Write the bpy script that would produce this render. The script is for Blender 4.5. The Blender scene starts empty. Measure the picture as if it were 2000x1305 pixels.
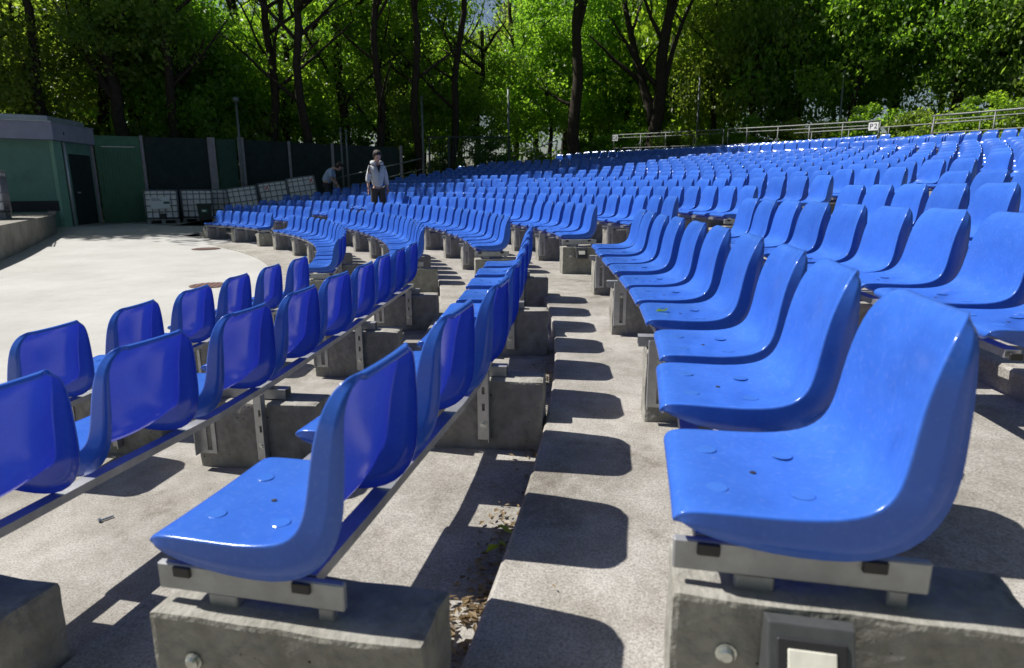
import bpy, bmesh, math, random
import numpy as np
from mathutils import Vector, Matrix, noise
random.seed(7); RNG = np.random.default_rng(11)
R = math.radians
scene = bpy.context.scene
COL = scene.collection

# ------------------------------------------------------------ camera
CAM = Vector((18.667, -2.205, 1.625))
YAW, PIT, ROL = R(98.482), R(-12.610), R(-0.27)
fw = Vector((math.cos(YAW)*math.cos(PIT), math.sin(YAW)*math.cos(PIT), math.sin(PIT)))
rt = Vector((math.sin(YAW), -math.cos(YAW), 0)); up = rt.cross(fw)
rt, up = rt*math.cos(ROL)+up*math.sin(ROL), up*math.cos(ROL)-rt*math.sin(ROL)
cd = bpy.data.cameras.new('camera'); cam = bpy.data.objects.new('camera', cd); COL.objects.link(cam)
m = Matrix((rt, up, -fw)).transposed().to_4x4(); m.translation = CAM
cam.matrix_world = m
cd.lens = 22.978; cd.sensor_width = 36; cd.clip_end = 600; cd.clip_start = .05
cd.dof.use_dof = True; cd.dof.focus_distance = 4.0; cd.dof.aperture_fstop = 4.5
scene.camera = cam
# ------------------------------------------------------------ sky and sun
SUN_EL, SUN_AZ = R(53), R(-7)            # light travels along azimuth SUN_AZ
w = bpy.data.worlds.new('World'); scene.world = w; w.use_nodes = True
nt = w.node_tree; bg = nt.nodes['Background']
sky = nt.nodes.new('ShaderNodeTexSky'); sky.sky_type = 'NISHITA'; sky.sun_disc = False
sky.sun_elevation = SUN_EL; sky.sun_rotation = R(90)-(SUN_AZ+math.pi)
sky.air_density = 1.0; sky.dust_density = 1.5; sky.ozone_density = 1.0
nt.links.new(sky.outputs[0], bg.inputs[0]); bg.inputs[1].default_value = 0.05
sl = bpy.data.lights.new('sun', 'SUN'); sl.energy = 5.0; sl.angle = R(0.53); sl.color = (1, .965, .91)
sun = bpy.data.objects.new('sun', sl); COL.objects.link(sun)
ld = Vector((math.cos(SUN_EL)*math.cos(SUN_AZ), math.cos(SUN_EL)*math.sin(SUN_AZ), -math.sin(SUN_EL)))
sun.rotation_euler = ld.to_track_quat('-Z', 'Y').to_euler(); sun.location = (0, 0, 40)
vs = scene.view_settings; vs.view_transform = 'Standard'; vs.look = 'None'; vs.gamma = 1; vs.exposure = 0.58
vs.use_curve_mapping = False

# ------------------------------------------------------------ materials
def mat(name, col, rough=.6, metal=0, spec=.5, noise_s=None, noise_a=.25, bump=0, bump_s=60, col2=None, stain=None, coat=0, detail=6):
    """plain surface: base colour broken up by noise, optional blotchy stain and fine relief (object space)"""
    M = bpy.data.materials.new(name); M.use_nodes = True; n = M.node_tree.nodes; l = M.node_tree.links
    b = n['Principled BSDF']; b.inputs['Roughness'].default_value = rough; b.inputs['Metallic'].default_value = metal
    b.inputs['Specular IOR Level'].default_value = spec; b.inputs['Coat Weight'].default_value = coat
    b.inputs['Base Color'].default_value = (*col, 1)
    tc = n.new('ShaderNodeTexCoord')
    if noise_s:
        nz = n.new('ShaderNodeTexNoise'); nz.inputs['Scale'].default_value = noise_s; nz.inputs['Detail'].default_value = detail
        nz.inputs['Roughness'].default_value = .65
        l.new(tc.outputs['Object'], nz.inputs['Vector'])
        rp = n.new('ShaderNodeValToRGB'); rp.color_ramp.elements[0].position = .3; rp.color_ramp.elements[1].position = .72
        c2 = col2 or tuple(c*(1-noise_a) for c in col)
        rp.color_ramp.elements[0].color = (*c2, 1); rp.color_ramp.elements[1].color = (*col, 1)
        l.new(nz.outputs['Fac'], rp.inputs[0]); out = rp.outputs[0]
        if stain:
            s, scol, lo, hi = stain
            n2 = n.new('ShaderNodeTexNoise'); n2.inputs['Scale'].default_value = s; n2.inputs['Detail'].default_value = 9; n2.inputs['Roughness'].default_value = .7
            l.new(tc.outputs['Object'], n2.inputs['Vector'])
            mr = n.new('ShaderNodeMapRange'); mr.inputs[1].default_value = lo; mr.inputs[2].default_value = hi
            l.new(n2.outputs['Fac'], mr.inputs[0])
            mx = n.new('ShaderNodeMix'); mx.data_type = 'RGBA'; l.new(mr.outputs[0], mx.inputs['Factor'])
            l.new(out, mx.inputs[6]); mx.inputs[7].default_value = (*scol, 1); out = mx.outputs[2]
        l.new(out, b.inputs['Base Color'])
    if bump:
        n3 = n.new('ShaderNodeTexNoise'); n3.inputs['Scale'].default_value = bump_s; n3.inputs['Detail'].default_value = 8
        l.new(tc.outputs['Object'], n3.inputs['Vector'])
        bp = n.new('ShaderNodeBump'); bp.inputs['Strength'].default_value = bump; bp.inputs['Distance'].default_value = .01
        l.new(n3.outputs['Fac'], bp.inputs['Height']); l.new(bp.outputs[0], b.inputs['Normal'])
    return M

def concrete_floor(name, col, dark, speck):
    M = bpy.data.materials.new(name); M.use_nodes = True; n = M.node_tree.nodes; l = M.node_tree.links
    b = n['Principled BSDF']; b.inputs['Roughness'].default_value = .88; b.inputs['Specular IOR Level'].default_value = .25
    tc = n.new('ShaderNodeTexCoord')
    def nz(s, d=8, r=.6):
        t = n.new('ShaderNodeTexNoise'); t.inputs['Scale'].default_value = s; t.inputs['Detail'].default_value = d; t.inputs['Roughness'].default_value = r
        l.new(tc.outputs['Object'], t.inputs['Vector']); return t
    def ramp(src, a, b_, ca, cb):
        r = n.new('ShaderNodeValToRGB'); e = r.color_ramp.elements; e[0].position = a; e[1].position = b_
        e[0].color = (*ca, 1); e[1].color = (*cb, 1); l.new(src, r.inputs[0]); return r.outputs[0]
    def mul(a, c):
        x = n.new('ShaderNodeMix'); x.data_type = 'RGBA'; x.blend_type = 'MULTIPLY'; x.inputs['Factor'].default_value = 1
        l.new(a, x.inputs[6]); l.new(c, x.inputs[7]); return x.outputs[2]
    big = nz(.9, 9, .62); mid = nz(6, 8, .7); fine = nz(150, 3, .8); vor = n.new('ShaderNodeTexVoronoi'); vor.inputs['Scale'].default_value = 170
    l.new(tc.outputs['Object'], vor.inputs['Vector'])
    c = ramp(big.outputs['Fac'], .34, .66, dark, col)
    c = mul(c, ramp(mid.outputs['Fac'], .3, .62, (.66, .64, .60) if speck < .6 else (.93, .93, .92), (1, 1, 1)))
    if speck < .6:
        st = nz(2.3, 10, .75); c = mul(c, ramp(st.outputs['Fac'], .56, .68, (1, 1, 1), (.58, .55, .50)))
    c = mul(c, ramp(fine.outputs['Fac'], .30, .62, (speck, speck, speck), (1.12, 1.12, 1.12)))
    c = mul(c, ramp(vor.outputs['Distance'], .0, .35, (.86, .84, .82), (1, 1, 1)))
    l.new(c, b.inputs['Base Color'])
    bp = n.new('ShaderNodeBump'); bp.inputs['Strength'].default_value = .5; bp.inputs['Distance'].default_value = .004
    l.new(fine.outputs['Fac'], bp.inputs['Height'])
    bp2 = n.new('ShaderNodeBump'); bp2.inputs['Strength'].default_value = .35; bp2.inputs['Distance'].default_value = .02
    l.new(mid.outputs['Fac'], bp2.inputs['Height']); l.new(bp.outputs[0], bp2.inputs['Normal']); l.new(bp2.outputs[0], b.inputs['Normal'])
    return M

def seat_material():
    M = bpy.data.materials.new('blue_plastic'); M.use_nodes = True; n = M.node_tree.nodes; l = M.node_tree.links
    b = n['Principled BSDF']; b.inputs['Specular IOR Level'].default_value = .55
    b.inputs['Subsurface Weight'].default_value = 0
    tc = n.new('ShaderNodeTexCoord'); oi = n.new('ShaderNodeObjectInfo')
    ad = n.new('ShaderNodeVectorMath'); ad.operation = 'MULTIPLY_ADD'; l.new(oi.outputs['Random'], ad.inputs[0]); ad.inputs[1].default_value = (37, 53, 71)
    l.new(tc.outputs['Object'], ad.inputs[2])
    big = n.new('ShaderNodeTexNoise'); big.inputs['Scale'].default_value = 7; big.inputs['Detail'].default_value = 7; big.inputs['Roughness'].default_value = .7; l.new(ad.outputs[0], big.inputs['Vector'])
    rp = n.new('ShaderNodeValToRGB'); rp.color_ramp.elements[0].position = .30; rp.color_ramp.elements[1].position = .75
    rp.color_ramp.elements[0].color = (.034, .118, .50, 1); rp.color_ramp.elements[1].color = (.047, .158, .62, 1)
    l.new(big.outputs['Fac'], rp.inputs[0])
    hs = n.new('ShaderNodeHueSaturation'); l.new(rp.outputs[0], hs.inputs['Color'])
    mr0 = n.new('ShaderNodeMapRange'); mr0.inputs[3].default_value = .87; mr0.inputs[4].default_value = 1.08; l.new(oi.outputs['Random'], mr0.inputs[0]); l.new(mr0.outputs[0], hs.inputs['Value'])
    # dust film: a fine pale grain with its own shape
    du = n.new('ShaderNodeTexNoise'); du.inputs['Scale'].default_value = 85; du.inputs['Detail'].default_value = 5; l.new(ad.outputs[0], du.inputs['Vector'])
    mr = n.new('ShaderNodeMapRange'); mr.inputs[1].default_value = .54; mr.inputs[2].default_value = .82; mr.inputs[4].default_value = .10; l.new(du.outputs['Fac'], mr.inputs[0])
    mx = n.new('ShaderNodeMix'); mx.data_type = 'RGBA'; l.new(mr.outputs[0], mx.inputs['Factor']); l.new(hs.outputs[0], mx.inputs[6]); mx.inputs[7].default_value = (.38, .45, .70, 1)
    l.new(mx.outputs[2], b.inputs['Base Color'])
    rr = n.new('ShaderNodeMapRange'); rr.inputs[1].default_value = .3; rr.inputs[2].default_value = .75; rr.inputs[3].default_value = .13; rr.inputs[4].default_value = .27; l.new(big.outputs['Fac'], rr.inputs[0]); l.new(rr.outputs[0], b.inputs['Roughness'])
    bp = n.new('ShaderNodeBump'); bp.inputs['Strength'].default_value = .07; bp.inputs['Distance'].default_value = .01
    l.new(big.outputs['Fac'], bp.inputs['Height']); l.new(bp.outputs[0], b.inputs['Normal'])
    # sunlight glows deep blue through the thin shell
    tr = n.new('ShaderNodeBsdfTranslucent'); tr.inputs['Color'].default_value = (.035, .045, .80, 1)
    ms = n.new('ShaderNodeMixShader'); ms.inputs[0].default_value = .11
    l.new(b.outputs[0], ms.inputs[1]); l.new(tr.outputs[0], ms.inputs[2]); l.new(ms.outputs[0], n['Material Output'].inputs[0])
    return M

def leaf_material(name, ca, cb, trans=.55):
    M = bpy.data.materials.new(name); M.use_nodes = True; n = M.node_tree.nodes; l = M.node_tree.links
    b = n['Principled BSDF']; out = n['Material Output']
    at = n.new('ShaderNodeAttribute'); at.attribute_name = 'tint'; oi = n.new('ShaderNodeObjectInfo')
    rp = n.new('ShaderNodeValToRGB'); rp.color_ramp.elements[0].color = (*ca, 1); rp.color_ramp.elements[1].color = (*cb, 1)
    l.new(at.outputs['Fac'], rp.inputs[0])
    hs = n.new('ShaderNodeHueSaturation'); l.new(rp.outputs[0], hs.inputs['Color'])
    mr = n.new('ShaderNodeMapRange'); mr.inputs[3].default_value = .485; mr.inputs[4].default_value = .515; l.new(oi.outputs['Random'], mr.inputs[0]); l.new(mr.outputs[0], hs.inputs['Hue'])
    l.new(hs.outputs[0], b.inputs['Base Color']); b.inputs['Roughness'].default_value = .42; b.inputs['Specular IOR Level'].default_value = .4
    tr = n.new('ShaderNodeBsdfTranslucent'); g = n.new('ShaderNodeMix'); g.data_type = 'RGBA'; g.blend_type = 'MULTIPLY'; g.inputs['Factor'].default_value = 1
    l.new(hs.outputs[0], g.inputs[6]); g.inputs[7].default_value = (3.2, 3.2, 1.25, 1); l.new(g.outputs[2], tr.inputs['Color'])
    ms = n.new('ShaderNodeMixShader'); ms.inputs[0].default_value = trans
    l.new(b.outputs[0], ms.inputs[1]); l.new(tr.outputs[0], ms.inputs[2]); l.new(ms.outputs[0], out.inputs[0])
    return M

M_SEAT = seat_material()
M_STEEL = mat('galvanised_steel', (.50, .51, .52), .42, .75, noise_s=18, noise_a=.3, bump=.05)
M_BEAM = mat('grey_beam_steel', (.42, .43, .44), .5, .55, noise_s=12, noise_a=.35, bump=.06)
M_BLOCK = mat('block_concrete', (.34, .33, .295), .93, 0, .2, noise_s=11, col2=(.19, .18, .155), bump=.9, bump_s=45, stain=(5, (.075, .07, .06), .58, .74))
def add_pits(M, scale, depth):
    n = M.node_tree.nodes; l = M.node_tree.links; b = n['Principled BSDF']; tc = n.new('ShaderNodeTexCoord')
    v = n.new('ShaderNodeTexVoronoi'); v.inputs['Scale'].default_value = scale; l.new(tc.outputs['Object'], v.inputs['Vector'])
    sz = n.new('ShaderNodeMapRange'); sz.inputs[1].default_value = .72; sz.inputs[2].default_value = 1; sz.inputs[4].default_value = .16; sp_ = n.new('ShaderNodeSeparateColor'); l.new(v.outputs['Color'], sp_.inputs[0]); l.new(sp_.outputs[0], sz.inputs[0])
    lt = n.new('ShaderNodeMath'); lt.operation = 'LESS_THAN'; l.new(v.outputs['Distance'], lt.inputs[0]); l.new(sz.outputs[0], lt.inputs[1])
    src = b.inputs['Base Color'].links[0].from_socket; mx = n.new('ShaderNodeMix'); mx.data_type = 'RGBA'; l.new(lt.outputs[0], mx.inputs['Factor']); l.new(src, mx.inputs[6]); mx.inputs[7].default_value = (.03, .028, .024, 1); l.new(mx.outputs[2], b.inputs['Base Color'])
add_pits(M_BLOCK, 21, .01)
M_TERR = concrete_floor('terrace_concrete', (.44, .42, .385), (.285, .27, .24), .46)
M_STAGE = concrete_floor('stage_concrete', (.415, .41, .395), (.345, .34, .322), .84)
M_CAP = mat('black_plastic', (.02, .02, .022), .5, noise_s=20)
M_DISC = mat('blue_screw_cover', (.040, .132, .50), .14, noise_s=30, noise_a=.1)
M_HOLE = mat('dark_hole', (.008, .008, .015), .8, noise_s=20)
M_BOLT = mat('zinc_bolt', (.62, .64, .60), .28, .9, noise_s=60, noise_a=.3)
M_BARK = mat('bark', (.055, .045, .035), .95, 0, .15, noise_s=7, noise_a=.55, bump=1.0, bump_s=14)
M_PALEBARK = mat('pale_bark', (.32, .29, .24), .9, 0, .2, noise_s=9, noise_a=.5, bump=.6, bump_s=18)
M_LEAF = leaf_material('leaf_green', (.053, .112, .017), (.170, .270, .047))
M_LEAF2 = leaf_material('leaf_olive', (.054, .097, .024), (.165, .228, .06))
M_SOIL = mat('woodland_soil', (.045, .05, .022), 1, 0, .1, noise_s=2.5, col2=(.02, .017, .01), bump=1, bump_s=9)

# ------------------------------------------------------------ mesh helpers
def add_obj(name, me, material=None, parent=None, loc=None, rotz=0, kind=None):
    o = bpy.data.objects.new(name, me); COL.objects.link(o)
    if me is not None and material is not None and len(me.materials) == 0: me.materials.append(material)
    if parent is not None: o.parent = parent
    if loc is not None: o.location = loc
    o.rotation_euler.z = rotz
    if kind: o['kind'] = kind
    return o
def thing(name, label, cat, loc=(0, 0, 0), rotz=0, group=None):
    o = bpy.data.objects.new(name, None); COL.objects.link(o); o.location = loc; o.rotation_euler.z = rotz
    o.empty_display_size = .1
    return tag(o, label, cat, group)
def tag(o, label, cat, group=None):
    o['label'] = label; o['category'] = cat
    if group: o['group'] = group
    return o
class MB:
    """collects shapes; build() makes ONE mesh"""
    def __init__(s): s.v = []; s.f = []
    def raw(s, v, f):
        b = len(s.v); s.v += [tuple(p) for p in v]; s.f += [tuple(i+b for i in q) for q in f]
    def box(s, x0, x1, y0, y1, z0, z1):
        s.raw([(x, y, z) for z in (z0, z1) for y in (y0, y1) for x in (x0, x1)],
              [(0, 2, 3, 1), (4, 5, 7, 6), (0, 1, 5, 4), (2, 6, 7, 3), (0, 4, 6, 2), (1, 3, 7, 5)])
    def obox(s, c, ax, ay, az):
        c, ax, ay, az = map(Vector, (c, ax, ay, az))
        s.raw([c+ax*i+ay*j+az*k for k in (-1, 1) for j in (-1, 1) for i in (-1, 1)],
              [(0, 2, 3, 1), (4, 5, 7, 6), (0, 1, 5, 4), (2, 6, 7, 3), (0, 4, 6, 2), (1, 3, 7, 5)])
    def tube(s, pts, rad, n=8, cap=True):
        pts = [Vector(p) for p in pts]; rad = rad if isinstance(rad, (list, tuple)) else [rad]*len(pts)
        b = len(s.v); prev = None
        for i, p in enumerate(pts):
            d = (pts[min(i+1, len(pts)-1)]-pts[max(i-1, 0)]).normalized()
            a = Vector((0, 0, 1)) if abs(d.z) < .9 else Vector((1, 0, 0))
            if prev is not None: a = prev
            u = (a-d*a.dot(d)).normalized(); v = d.cross(u); prev = u
            for j in range(n):
                t = 2*math.pi*j/n; q = p+(u*math.cos(t)+v*math.sin(t))*rad[i]; s.v.append(tuple(q))
        for i in range(len(pts)-1):
            for j in range(n):
                k = (j+1) % n; s.f.append((b+i*n+j, b+i*n+k, b+(i+1)*n+k, b+(i+1)*n+j))
        if cap:
            s.f.append(tuple(b+j for j in range(n))[::-1]); s.f.append(tuple(b+(len(pts)-1)*n+j for j in range(n)))
    def lathe(s, prof, c=(0, 0, 0), n=16, axis='Z'):
        b = len(s.v)
        for r, h in prof:
            for j in range(n):
                t = 2*math.pi*j/n; x, y = r*math.cos(t), r*math.sin(t)
                q = {'Z': (x, y, h), 'X': (h, x, y), 'Y': (x, h, y)}[axis]
                s.v.append((c[0]+q[0], c[1]+q[1], c[2]+q[2]))
        for i in range(len(prof)-1):
            for j in range(n):
                k = (j+1) % n; s.f.append((b+i*n+j, b+i*n+k, b+(i+1)*n+k, b+(i+1)*n+j))
        s.f.append(tuple(b+j for j in range(n))[::-1]); s.f.append(tuple(b+(len(prof)-1)*n+j for j in range(n)))
    def mesh(s, name, material=None, smooth=False, bevel=0, seg=2):
        me = bpy.data.meshes.new(name); me.from_pydata(s.v, [], s.f); me.update()
        bm = bmesh.new(); bm.from_mesh(me)
        if bevel:
            ed = [e for e in bm.edges if len(e.link_faces) == 2 and e.calc_face_angle(0) > .5]
            bmesh.ops.bevel(bm, geom=ed, offset=bevel, segments=seg, profile=.7, affect='EDGES', clamp_overlap=True)
        bmesh.ops.recalc_face_normals(bm, faces=bm.faces)
        bm.to_mesh(me); bm.free()
        if smooth: me.polygons.foreach_set('use_smooth', [True]*len(me.polygons))
        if material: me.materials.append(material)
        return me
    def build(s, name, material, parent=None, loc=None, rotz=0, smooth=False, bevel=0, seg=2, kind=None):
        return add_obj(name, s.mesh(name, material, smooth, bevel, seg), None, parent, loc, rotz, kind)
def bake(o, name):
    """evaluated copy of an object's mesh; the object itself is removed"""
    bpy.context.view_layer.update()
    dg = bpy.context.evaluated_depsgraph_get(); me = bpy.data.meshes.new_from_object(o.evaluated_get(dg)); me.name = name
    bpy.data.objects.remove(o); return me
def rough_up(me, amp, scale, seed=0):
    for v in me.vertices:
        q = Vector(v.co)*scale+Vector((seed*7.3, seed*3.1, seed*1.7))
        v.co += noise.noise_vector(q)*amp
ORD = ['zeroth', 'first', 'second', 'third', 'fourth', 'fifth', 'sixth', 'seventh', 'eighth', 'ninth', 'tenth', 'eleventh', 'twelfth', 'thirteenth', 'fourteenth', 'fifteenth', 'sixteenth', 'seventeenth', 'eighteenth', 'nineteenth', 'twentieth', 'twenty-first', 'twenty-second', 'twenty-third', 'twenty-fourth', 'twenty-fifth', 'twenty-sixth', 'twenty-seventh', 'twenty-eighth', 'twenty-ninth', 'thirtieth'] + ['%dth' % i for i in range(31, 80)]
ROWN = lambda k: 'front' if k == 0 else ORD[k+1]

# ------------------------------------------------------------ the bowl: rings of rows round a centre at the origin
R0, DR = 16.392, .9434
ZT = [1.078, 1.198, 1.314, 1.444, 1.528, 1.640, 1.755, 1.850, 1.955, 2.065, 2.170, 2.270, 2.375, 2.470, 2.565]   # height of the backrest tips
HF, HB = .745, .452                                    # tip above floor, tip above block top
NL = 15
def rk(k): return R0+DR*k
def zt(k, a):                                         # upper rows rise a little towards the far block
    return ZT[k]+max(0, k-4)*.0125*min(1.3, max(0, (a-.4)/.42))
OFS = [(-.3, 0), (-.067, 0), (-.032, .0), (-.007, .02), (.023, .005), (.048, -.012), (.083, -.02), (.103, -.028), (.128, -.015), (.153, .005), (.173, .045), (.2, .06), (.21, 0)]
def ofsA(a): return float(np.interp(a, [p[0] for p in OFS], [p[1] for p in OFS]))
def pol(r, a, z=0): return Vector((r*math.cos(a), r*math.sin(a), z))

# terrace floors
def arc_sheet(r_in, r_out, zf, a0, a1, n, riser=None, base=None):
    """annular slab from r_in to r_out: top face + front riser down to riser height"""
    mb = MB(); v = []; f = []
    for i in range(n+1):
        a = a0+(a1-a0)*i/n; z = zf(a)
        v += [pol(r_in, a, z-(riser or .3)), pol(r_in, a, z-.012), pol(r_in+.012, a, z), pol(r_out, a, z), pol(r_out, a, z-.4)]
    for i in range(n):
        for j in range(4):
            b = i*5+j; f.append((b, b+1, b+6, b+5))
    mb.raw(v, f); return mb
AL, AR = -.42, 1.135
for k in range(NL):
    ri = rk(k-1)+.15 if k else 15.32
    ro = rk(k)+.21
    if k == NL-1: ro = rk(k)+.25
    mb = arc_sheet(ri, ro, lambda a: zt(k, a)-HF, AL, AR, 150, riser=.26)
    o = mb.build('terrace', M_TERR, kind='structure')
# gangway between the tiers and the upper tier
UR = rk(17.3); UZ = {'R': 2.83, 'L': 2.93}
def uz(j, a):
    t = min(1, max(0, (a-.664)/.008)); return (2.965+.115*t)+j*.08
arc_sheet(rk(14)+.2, UR-.5, lambda a: zt(14, a)-HF+.12, AL, AR, 120, riser=.3).build('walkway', M_TERR, kind='structure')
for j in range(4):
    ri = UR+DR*j-.79; ro = UR+DR*j+.16 if j < 3 else UR+DR*3+1.3
    arc_sheet(ri, ro, lambda a: uz(j, a)-HF, AL, AR, 120, riser=.5).build('terrace', M_TERR, kind='structure')

# stage floor: flat, lifting gently towards the far fence
def stage_z(x, y):
    d = math.hypot(x-18.7, y+2.2); t = min(1, max(0, (d-15)/10)); t = t*t*(3-2*t)
    return .305+.185*t
def sheet(name, xs, ys, zf, material, keep=None, kind='structure'):
    v = [(x, y, zf(x, y)) for y in ys for x in xs]; nx = len(xs); f = []
    for j in range(len(ys)-1):
        for i in range(nx-1):
            if keep is None or keep((xs[i]+xs[i+1])/2, (ys[j]+ys[j+1])/2): f.append((j*nx+i, j*nx+i+1, (j+1)*nx+i+1, (j+1)*nx+i))
    mb = MB(); mb.raw(v, f); return mb.build(name, material, kind=kind)
xs = list(np.arange(-14, 16.4, .4)); ys = list(np.arange(-12, 26, .4))
sheet('stage_floor', xs, ys, stage_z, M_STAGE, keep=lambda x, y: (math.hypot(x, y) < 15.9 or (math.atan2(y, x) > 1.12 and y < 24.5)) and x < 16.2)
# path ramping up beyond the end of the rows
def ramp_z(x, y): return .50+max(0, min(2.5, (x-4.9)*.195))
sheet('ramp_path', list(np.arange(3.8, 19, .4)), list(np.arange(14, 30, .4)), ramp_z, M_TERR,
      keep=lambda x, y: math.atan2(y, x) > 1.115 and math.hypot(x, y) > 18.0 and y > 17.4)
# woodland ground out to the horizon, climbing behind the seats
def ground_z(x, y):
    r = math.hypot(x, y); a = math.atan2(y, x)
    t = min(1, max(0, (r-35)/9)); z = -.2+t*2.3
    if x < 9: z = min(z, .3+max(0, (r-30)*.03))
    return z+max(0, r-44)*.035
gx = list(np.concatenate([np.arange(-240, -60, 20), np.arange(-60, 80, 2.5), np.arange(80, 261, 20)]))
gy = list(np.concatenate([np.arange(-240, -40, 20), np.arange(-40, 90, 2.5), np.arange(90, 301, 20)]))
sheet('ground', gx, gy, ground_z, M_SOIL)

# ------------------------------------------------------------ seat shell
# local frame: +X towards the near end of the row, +Y outwards (backrest side), origin at the tip of the backrest
def seat_grid(fine=True):
    path = [(-.404, -.350), (-.412, -.340), (-.413, -.329), (-.405, -.318), (-.388, -.313), (-.35, -.3135), (-.29, -.317), (-.22, -.321), (-.16, -.319),
            (-.120, -.309), (-.092, -.289), (-.075, -.260), (-.065, -.221), (-.058, -.172), (-.050, -.118), (-.040, -.068), (-.028, -.033), (-.014, -.010), (.0, .0), (.010, -.003), (.013, -.014)]
    n = len(path); P = [Vector((0, y, z)) for y, z in path]
    s = [0]
    for i in range(1, n): s.append(s[-1]+(P[i]-P[i-1]).length)
    L = s[-1]
    def halfw(i):
        t = s[i]/L; wbase = np.interp(t, [0, .08, .35, .5, .62, 1], [.178, .186, .189, .190, .182, .166])
        a = s[i]; Rf = .035; x = max(0, Rf-a); wf = Rf-math.sqrt(max(0, Rf*Rf-x*x))
        b = L-.016-s[i]; Rt = .090; x = max(0, Rt-max(b, 0)); wt = Rt-math.sqrt(max(0, Rt*Rt-x*x))
        return wbase-wf*.8-wt*.72
    flange = lambda t: np.interp(t, [0, .04, .10, .2, .42, .5, .62, .8, .92, 1], [.004, .014, .034, .050, .058, .062, .058, .046, .026, .008])
    cols = ([-.975, -.90, -.6, -.25, 0, .25, .6, .90, .975] if fine else [-.95, -.5, 0, .5, .95])
    rows = []; skip = set() if fine else {1, 5, 7, 11, 13, 15, 19}
    for i in range(n):
        if i in skip: continue
        d = (P[min(i+1, n-1)]-P[max(i-1, 0)]).normalized(); nor = Vector((0, -d.z, d.y))       # towards the sitter
        t = s[i]/L; hw = halfw(i); fl = float(flange(t))
        dish = float(np.interp(t, [0, .1, .3, .5, .75, .93, 1], [0, .004, .012, .026, .026, .007, .0]))
        row = []
        for c in cols:
            x = c*hw; lift = (abs(c)/.975)**2.3*dish-dish*.35
            row.append(P[i]+Vector((x, 0, 0))+nor*lift)
        def side(sg):
            e = P[i]+nor*(dish*.62)
            A = e+Vector((sg*hw*.998, 0, 0))-nor*.0015
            B = e+Vector((sg*hw*1.0, 0, 0))-nor*(.0075 if fl > .02 else fl*.5)
            C = P[i]+Vector((sg*(hw*1.0+.003), 0, 0))-nor*fl
            return [A, B, C] if fine else [A, C]
        lft = side(-1)[::-1]; rgt = side(1)
        rows.append(lft+row+rgt)
    nc = len(rows[0]); v = [p for r in rows for p in r]; f = []
    for i in range(len(rows)-1):
        for j in range(nc-1):
            f.append((i*nc+j, i*nc+j+1, (i+1)*nc+j+1, (i+1)*nc+j))
    return v, f
v, f = seat_grid(True); mb = MB(); mb.raw(v, f)
o = mb.build('seat_proto', M_SEAT, smooth=True)
nc_ = 15; cre = o.data.attributes.new('crease_edge', 'FLOAT', 'EDGE')
for e in o.data.edges:
    a, b_ = e.vertices
    if a % nc_ == b_ % nc_ and a % nc_ in (2, nc_-3): cre.data[e.index].value = .95
md = o.modifiers.new('s', 'SUBSURF'); md.levels = 1; md.render_levels = 1
md = o.modifiers.new('t', 'SOLIDIFY'); md.thickness = .004; md.offset = -1; md.use_rim = True; md.use_rim_only = True
SEAT = bake(o, 'seat'); SEAT.polygons.foreach_set('use_smooth', [True]*len(SEAT.polygons))
v, f = seat_grid(False); mb = MB(); mb.raw(v, f); SEAT_LO = mb.mesh('seat_low', M_SEAT, smooth=True)
LO_V = np.array([vv.co[:] for vv in SEAT_LO.vertices]); LO_F = [tuple(p.vertices) for p in SEAT_LO.polygons]
# screw covers let into the pan and the drain hole
def disc(x, y, z, rx, ry, h, name, material):
    mb = MB(); n = 20
    mb.raw([(x+rx*c*math.cos(2*math.pi*j/n), y+ry*c*math.sin(2*math.pi*j/n), z+hh) for c, hh in ((1, 0), (.93, h), (.0, h)) for j in range(n)],
           [(a*n+j, a*n+(j+1) % n, (a+1)*n+(j+1) % n, (a+1)*n+j) for a in range(2) for j in range(n)])
    return mb.mesh(name, material, smooth=False)
DISCS = [disc(x, y, z, .019, .019, .0007, 'screw_cover', M_DISC) for x, y, z in ((.085, -.335, -.3150), (-.085, -.335, -.3150), (.085, -.195, -.3195), (-.085, -.195, -.3195))]
DRAIN = disc(.0, -.262, -.3215, .006, .006, .0008, 'drain_hole', M_HOLE)

# ------------------------------------------------------------ bench parts (shared meshes, same local frame as the seat)
def block_mesh(seed, length=(-.40, .135), th=.085):
    mb = MB(); mb.box(-th, th, length[0], length[1], -HF-.01, -HB)
    me = mb.mesh('concrete_block', M_BLOCK, bevel=.012)
    bm = bmesh.new(); bm.from_mesh(me); bmesh.ops.subdivide_edges(bm, edges=[e for e in bm.edges if e.calc_length() > .1], cuts=5, use_grid_fill=True); bm.to_mesh(me); bm.free()
    rough_up(me, .007, 9, seed); rough_up(me, .003, 30, seed+3)
    return me
BLOCKS = [block_mesh(i) for i in range(4)]
def plate_with_slots(x, y0, y1, z0, z1, slots, t=.004):
    """vertical plate on a block's near face (normal +X) with slot openings (list of (y0,y1,z0,z1))"""
    mb = MB(); zs = sorted({z0, z1, *[q for s in slots for q in s[2:]]}); ysl = sorted({y0, y1, *[q for s in slots for q in s[:2]]})
    for a, b in zip(zs[:-1], zs[1:]):
        for c, d in zip(ysl[:-1], ysl[1:]):
            if not any(s[0] <= (c+d)/2 <= s[1] and s[2] <= (a+b)/2 <= s[3] for s in slots): mb.box(x, x+t, c, d, a, b)
    return mb
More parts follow.
